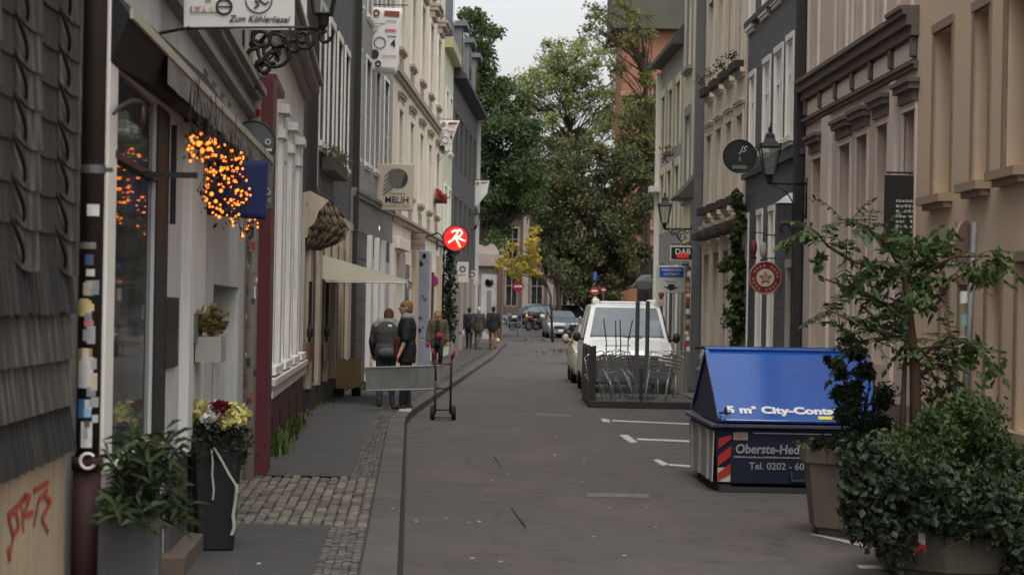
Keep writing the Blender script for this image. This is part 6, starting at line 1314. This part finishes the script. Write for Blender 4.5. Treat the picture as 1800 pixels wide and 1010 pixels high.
it = [(960,290,34,110),(1000,285,38,120),(1045,285,38,120),(1085,290,36,120),(1120,300,30,100),(950,330,34,120),(990,335,44,160),(1040,335,46,170),(1090,340,44,160),(1130,345,30,110),(955,375,30,110),(990,385,44,160),(1035,390,46,170),(1085,390,44,160),(1125,395,30,110),(970,420,26,90),(1005,435,36,130),(1050,440,40,150),(1095,440,36,130),(1130,440,24,90),(1000,470,20,60),(1035,475,26,80),(1075,478,26,80),(1110,470,20,70),(1142,300,18,50),(1060,500,22,60),(1030,505,22,60),(1000,495,20,56),(1085,500,22,56),(970,470,22,60),(1120,490,18,46),(955,445,20,60),(1010,515,14,30),(1045,520,16,36),(1075,520,14,30)]
tree('leafy_tree', 'broad dark brownish green tree filling the end of the street', (P(1035,560,Y).x,Y,gz(Y)), [P(1034,520,Y),P(1036,440,Y),P(1038,340,Y)], clumps(Y,it,3.4), GR3, .205, 8, .34, shell=.65)
Y = 124
it = [(1115,90,26,24),(1090,60,30,20),(1060,30,30,16),(1040,20,24,10),(1120,40,28,22),(1135,130,24,30),(1125,200,24,50),(1135,235,24,70),(1110,250,26,60),(1090,120,22,14),(1145,180,16,36),(1070,60,24,12),(1030,45,18,8),(1100,20,26,16),(1142,60,16,18),(1120,280,26,70),(1105,220,22,60),(1140,205,20,50),(1110,185,20,36),(1140,150,18,30),(1100,300,22,50),(1140,310,22,60),(1145,260,20,60),(1095,260,18,40)]
tree('sparse_tree', 'tall sparse tree with bare forks in front of the brick church', (P(1140,560,Y).x,Y,gz(Y)), [P(1138,420,Y),P(1138,280,Y),P(1136,180,Y),P(1132,90,Y),P(1126,20,Y)], clumps(Y,it,3.4), GR4, .22, 11, .2, twigs=3, shell=.75)
Y = 100
it = [(905,432,14,34),(930,425,14,40),(938,402,10,24),(915,455,16,50),(935,455,14,50),(895,465,14,40),(925,478,14,46),(905,478,14,40),(945,480,10,26),(880,460,10,20),(938,440,10,30),(890,445,8,16)]
tree('yellow_tree', 'small tree with bright yellow autumn leaves beside the corner pavilion', (P(972,560,Y).x,Y,gz(Y)), [P(968,520,Y),P(955,480,Y),P(938,440,Y)], clumps(Y,it,1.6), YEW, .17, 13, .07, shell=.7)
Y = 112
it = [(985,480,16,40),(970,470,16,30),(1000,478,16,40)]
tree('street_tree', 'dark street tree with forked trunk standing left of the dark red signs', (P(983,552,Y).x,Y,gz(Y)), [P(982,530,Y),P(980,505,Y),P(972,485,Y)], clumps(Y,it,1.3), GR3, .25, 15, .18)
# ================================================================ planters and greenery at the right
CON = M((116,108,94),.9,.25,2.2,.3,grain=45,streak=.4)
def planter(label, c, rb, rt, h, n=8, rot=0):
    t = thing('concrete_planter', label, 'planter', c, 'concrete planters by the right kerb'); c = V(c)
    def ring(z, r): return [c + V((r*math.cos(2*math.pi*(i+.5)/n+rot), r*math.sin(2*math.pi*(i+.5)/n+rot), z)) for i in range(n)]
    mb = MB(); mb.rings([ring(0,rb*.9), ring(.05,rb*.92), ring(.052,rb), ring(h-.12,rt), ring(h-.118,rt+.03), ring(h,rt+.03), ring(h,rt-.05), ring(h-.12,rt-.06)]); mb.build('planter_body', CON, t, bevel=.01)
    mb = MB(); mb.prism(ring(h-.13,rt-.055), (0,0,.03)); mb.build('soil', M((46,38,32),.95,.3), t); return t
p2 = G(1462,942); c2 = V((p2.x+.24, p2.y+.30, 0)); planter('mossy concrete planter with clean corner next to the blue skip', c2, .38, .44, .68)
c3 = V((P(1700,1010,13.7).x, 13.9, 0)); planter('big concrete planter overgrown with ivy at the bottom right corner', c3, .58, .68, .60, 8)
# red-white reflector on the front planter
a_ = P(1618,930,13.25); 
mb = MB(); mb.box((a_.x,13.28,a_.z), (.075,.02,.34)); o = mb.build('reflector_strip', M((198,190,182),.6,.1), None, base=(a_.x,13.28,a_.z-.17)); tag(o, 'white and red reflector strip on the ivy covered front planter', 'reflector')
for dz, hh in ((.13,.08),(-.13,.07)): mb = MB(); mb.box((a_.x+.005,13.265,a_.z+dz), (.07,.01,hh), ry=.3); mb.build('red_field', M((168,34,30),.6), o)
IVY = leafm('ivy_leaf', (40,50,34), (56,66,44), (30,38,28), .15, 2.2); SHB = leafm('shrub_leaf', (54,72,38), (72,88,48), (42,56,34), .25, 2.0); HED = leafm('dark_shrub_leaf', (36,48,32), (50,62,42), (26,36,26), .15, 2.5)
def pcl(Y, items, dn, dy=.35, s=.62):
    rg = random.Random(len(items)+int(Y*10)); out = []
    for (x, y, r, n) in items:
        for _ in range(3): p = P(x+rg.gauss(0,r*.3), y+rg.gauss(0,r*.3), Y+rg.uniform(-dy,dy)); rr = r*Y/F*rg.uniform(.6,1.0)*s/.62; out.append((p,(rr,rr,rr*.8),int(n*dn)))
    return out
t = thing('ivy', 'dark ivy spilling down the sides of the concrete planters', 'plant', V((c3.x,c3.y,.58)))
it = [(1545,900,36,130),(1535,850,40,130),(1520,805,36,120),(1575,860,44,150),(1600,880,46,150),(1655,870,46,160),(1710,880,46,160),(1760,890,46,160),(1795,900,40,140),(1570,935,36,110),(1690,925,30,70),(1660,920,26,60),(1735,925,24,60),(1790,960,36,120),(1530,930,28,90),(1510,850,26,80),(1500,900,20,50),(1800,1000,30,90),(1575,980,30,70)]
leaves(pcl(13.15,it,1.7,.12,.8), .055, 51, .75, .65, .3).build('foliage', IVY, t, fix=False)
mb = MB(); [mb.tube([c3+V((.1*i-.25,-.1,.55)), P(1560+50*i,880,13.3), P(1565+48*i,960,13.25)], .008, 5) for i in range(5)]; mb.build('stems', BARK, t)
t = thing('flowering_shrub', 'rounded bright green shrub growing in the front planter', 'plant', V((c3.x,c3.y,.60)))
it = [(1560,800,34,120),(1600,790,40,140),(1650,770,44,150),(1700,760,44,150),(1745,780,40,140),(1680,730,34,110),(1640,745,30,90),(1720,725,30,90),(1780,815,36,120),(1610,830,40,130),(1680,820,44,140),(1745,840,40,130),(1795,850,34,110),(1550,840,26,80),(1700,705,20,50)]
leaves(pcl(13.6,it,2.0,.4,.8), .046, 52, .5, .65).build('foliage', SHB, t, fix=False)
mb = MB(); rg = random.Random(5); [mb.tube([c3+V((rg.uniform(-.3,.3),0,.55)), P(rg.uniform(1580,1780),rg.uniform(760,800),13.8)], [.014,.005], 5) for i in range(14)]; mb.build('stems', BARK, t)
t = thing('dark_shrub', 'upright dark green shrub growing in the mossy planter', 'plant', V((c2.x,c2.y,.66)))
it = [(1470,650,16,50),(1478,690,20,80),(1490,730,26,110),(1470,770,18,70),(1500,690,26,90),(1520,650,24,70),(1510,620,22,50),(1500,770,30,120),(1530,740,28,90),(1545,700,24,70),(1555,760,26,90),(1440,775,14,40),(1470,640,8,20),(1460,635,8,14),(1530,800,30,110),(1490,600,14,30)]
leaves(pcl(16.0,it,1.5,.25), .07, 53, .34, .5, .2).build('foliage', HED, t, fix=False)
mb = MB(); rg = random.Random(6); [mb.tube([c2+V((rg.uniform(-.2,.25),0,.6)), P(rg.uniform(1470,1550),rg.uniform(620,720),16.0)], [.014,.005], 5) for i in range(14)]; mb.build('stems', BARK, t)
t = thing('moss_cushion', 'olive moss and low leaves on the rim of the mossy planter', 'plant', V((c2.x,c2.y,.66))); leaves([(c2+V((math.cos(a_)*.38,math.sin(a_)*.38,.69)),(.1,.1,.04),90) for a_ in [i*.5 for i in range(13)]], .035, 54, .7).build('foliage', leafm('moss', (92,96,52), (110,108,60), (66,72,38), .2, 6), t, fix=False)
# young tree with big pinnate leaves
Yt = 15.2; tb_ = V((P(1598,780,Yt).x, Yt, .72)); t = thing('young_tree', 'slender young tree with drooping fresh green leaves rising from the planters', 'tree', tb_)
limbs = [[(1610,780),(1608,640),(1598,545),(1588,480)],[(1585,780),(1590,650),(1596,560)],[(1590,490),(1555,470),(1500,460),(1455,432),(1437,410),(1425,400)],[(1588,480),(1560,430),(1530,405),(1500,390),(1470,382)],[(1594,520),(1640,470),(1680,450),(1740,450)],[(1592,500),(1610,450),(1640,435)],[(1600,600),(1540,580),(1490,560),(1450,540)],[(1604,640),(1640,610),(1690,600),(1740,620)],[(1608,660),(1650,640),(1700,650)],[(1596,560),(1530,520),(1450,490)],[(1590,540),(1650,500),(1720,470)],[(1600,590),(1510,600),(1470,570)]]
mb = MB(); tw = MB(); lf = MB(); rg = random.Random(31)
def leaflet(p, d, L):
    d = d.normalized(); w = d.cross(V((rg.gauss(0,.5),rg.gauss(0,.5),1))); w = w.normalized() if w.length > .01 else V((1,0,0)); w *= L*.24; u = d.cross(w).normalized()
    a, b_ = p+d*L*.35-V((0,0,.004)), p+d*L*.72-V((0,0,L*.10)); e = p+d*L-V((0,0,L*.28))
    lf.add([p, a+w+u*.004, b_+w*.75, e, b_-w*.75, a-w+u*.004, a, b_], [(0,6,1),(6,7,2,1),(7,3,2),(0,5,6),(6,5,4,7),(7,4,3)])
for i, l in enumerate(limbs):
    dy = (0,.12,-.3,-.15,-.2,.25,-.35,-.3,.3,.3,.35,.1)[i]; n = len(l); pts = [P(x, y, Yt+dy*(j/(n-1))) for j, (x,y) in enumerate(l)]; r0 = .048 if i == 0 else .026 if i == 1 else .018; rr = [r0*(1-.6*j/(n-1)) for j in range(n)]
    (mb if True else tw).tube(pts, rr, 8)
    if i < 2: continue
    for j in range(1, n):
        for _ in range(4 if n > 4 else 6):
            p = pts[j-1].lerp(pts[j], rg.random()); d = V((rg.gauss(0,.8), rg.gauss(0,.8), rg.gauss(.15,.45))); d.normalize(); L = rg.uniform(.16,.34); q = [p + d*L*k/5 - V((0,0,.30*L*(k/5)**2)) for k in range(6)]; mb.tube(q, .0035, 4)
            for k in range(1, 6):
                for sg in (-1,1): sd = d.cross(V((0,0,1))).normalized()*sg + d*.55 + V((0,0,-.25)) + V((rg.gauss(0,.2),)*3); leaflet(q[k], sd, rg.uniform(.055,.09))
            leaflet(q[5], d-V((0,0,.5)), .085)
m2 = leaves(pcl(15.2,[(1560,420,30,14),(1600,440,40,24),(1650,440,36,20),(1560,480,36,20),(1500,510,36,16),(1620,500,36,16),(1710,480,36,20),(1750,470,26,12),(1560,560,40,14),(1700,620,40,18),(1740,660,30,12),(1660,690,30,10),(1440,460,20,8)],1.0,.3), .09, 77, .5, .5, .6); lf.add(m2.v, m2.f)
mb.build('trunk', M((84,66,54),.9,.25,8,.4), t, True); lf.build('crown', leafm('fresh_leaf', (64,86,44), (86,104,58), (48,66,38), .35, 2.5), t, fix=False)
# road sign seen edge on, with stickered pole
Y = 17.2; c = P(1706,432,Y); t = thing('traffic_sign', 'round traffic sign seen almost edge on above the young tree, on a stickered pole', 'sign', V((P(1690,800,Y).x,Y,.07)))
tx = P(1690,700,Y).x; mb = MB(); mb.cyl((tx,Y,.07), (c.x+.03,Y,c.z+.2), .032, n=14); mb.build('pole', M((104,104,102),.55,.15,5,0,.3), t, True)
nd = V((math.cos(R(-34)), math.sin(R(-34)), 0)); mb = MB(); mb.cyl(c-nd*.012-V((.05,0,0)), c+nd*.012-V((.05,0,0)), .21, n=36); sgn = mb.build('sign_plate', M((128,96,92),.5,.15), t); mb = MB(); mb.cyl(c-nd*.016-V((.05,0,0)), c-nd*.0125-V((.05,0,0)), .15, n=30); mb.build('blue_field', M((100,106,140),.5), sgn)
for i, (y, c_) in enumerate(((520,(206,204,200)),(560,(120,150,140)),(600,(206,206,200)),(690,(196,196,190)),(740,(180,176,170)))): p = P(1694-(y-520)*.02,y,Y); mb = MB(); mb.cyl((p.x,Y,p.z-.06),(p.x,Y,p.z+.04),.0335,n=14); mb.build('sticker', M(c_,.6), t)
# ================================================================ sky, sun, camera
w = bpy.data.worlds.new('World'); S.world = w; w.use_nodes = True; nt = w.node_tree; nt.nodes.clear()
out = nt.nodes.new('ShaderNodeOutputWorld'); bg = nt.nodes.new('ShaderNodeBackground'); sky = nt.nodes.new('ShaderNodeTexSky'); sky.sky_type = 'NISHITA'; sky.sun_disc = False; EL, AZ = R(62), R(174)
sky.sun_elevation = EL; sky.sun_rotation = AZ; sky.dust_density = 4; sky.air_density = 1.0
hs = nt.nodes.new('ShaderNodeHueSaturation'); hs.inputs['Saturation'].default_value = .10; nt.links.new(sky.outputs[0], hs.inputs['Color']); nt.links.new(hs.outputs[0], bg.inputs[0]); nt.links.new(bg.outputs[0], out.inputs[0]); bg.inputs[1].default_value = .13
tc = nt.nodes.new('ShaderNodeTexCoord'); sp = nt.nodes.new('ShaderNodeSeparateXYZ'); nt.links.new(tc.outputs['Generated'], sp.inputs[0]); mr = nt.nodes.new('ShaderNodeMapRange'); mr.inputs[1].default_value = 0; mr.inputs[2].default_value = 1; mr.inputs[3].default_value = SKY_LO; mr.inputs[4].default_value = SKY_HI; nt.links.new(sp.outputs[2], mr.inputs[0])
mx = nt.nodes.new('ShaderNodeMix'); mx.data_type = 'RGBA'; mx.blend_type = 'MULTIPLY'; mx.inputs[0].default_value = 1; nt.links.new(hs.outputs[0], mx.inputs[6]); nt.links.new(mr.outputs[0], mx.inputs[7]); nt.links.new(mx.outputs[2], bg.inputs[0])
ld = bpy.data.lights.new('sun', 'SUN'); ld.energy = 1.0; ld.angle = R(40); ld.color = (1,.975,.94); lo = bpy.data.objects.new('sun', ld); COL.objects.link(lo); dirv = V((math.sin(AZ)*math.cos(EL), math.cos(AZ)*math.cos(EL), math.sin(EL))); lo.rotation_euler = dirv.to_track_quat('Z','Y').to_euler(); lo.location = (0,0,40)
cd = bpy.data.cameras.new('camera'); co = bpy.data.objects.new('camera', cd); COL.objects.link(co); cd.sensor_width = 36; cd.lens = F/1800*36; cd.clip_end = 2000; cd.clip_start = .1; cd.dof.use_dof = True; cd.dof.focus_distance = 24; cd.dof.aperture_fstop = 4.5
co.matrix_world = Matrix.Translation((0,0,EYE)) @ (Matrix.Rotation(R(90),4,'X') @ Matrix.Rotation(RO,4,'Z')); cd.shift_y = -HV*cR/1800; cd.shift_x = -HV*sR/1800
S.camera = co
S.view_settings.view_transform = 'Standard'; S.view_settings.look = 'None'; S.view_settings.gamma = 1; S.view_settings.exposure = EXPO
if HAZE:
    hz = MB().box((0,95,14), (60,230,34)); hm = bpy.data.materials.new('haze'); hm.use_nodes = True; n_ = hm.node_tree.nodes; n_.clear(); ho = n_.new('ShaderNodeOutputMaterial'); pv_ = n_.new('ShaderNodeVolumePrincipled'); pv_.inputs['Color'].default_value = (.93,.94,.95,1); pv_.inputs['Density'].default_value = HAZE; pv_.inputs['Anisotropy'].default_value = .3; hm.node_tree.links.new(pv_.outputs[0], ho.inputs['Volume'])
    o = hz.build('haze', hm); tag(o, 'thin pale haze filling the street air', 'haze', None, 'stuff')
for f in PEND: f()
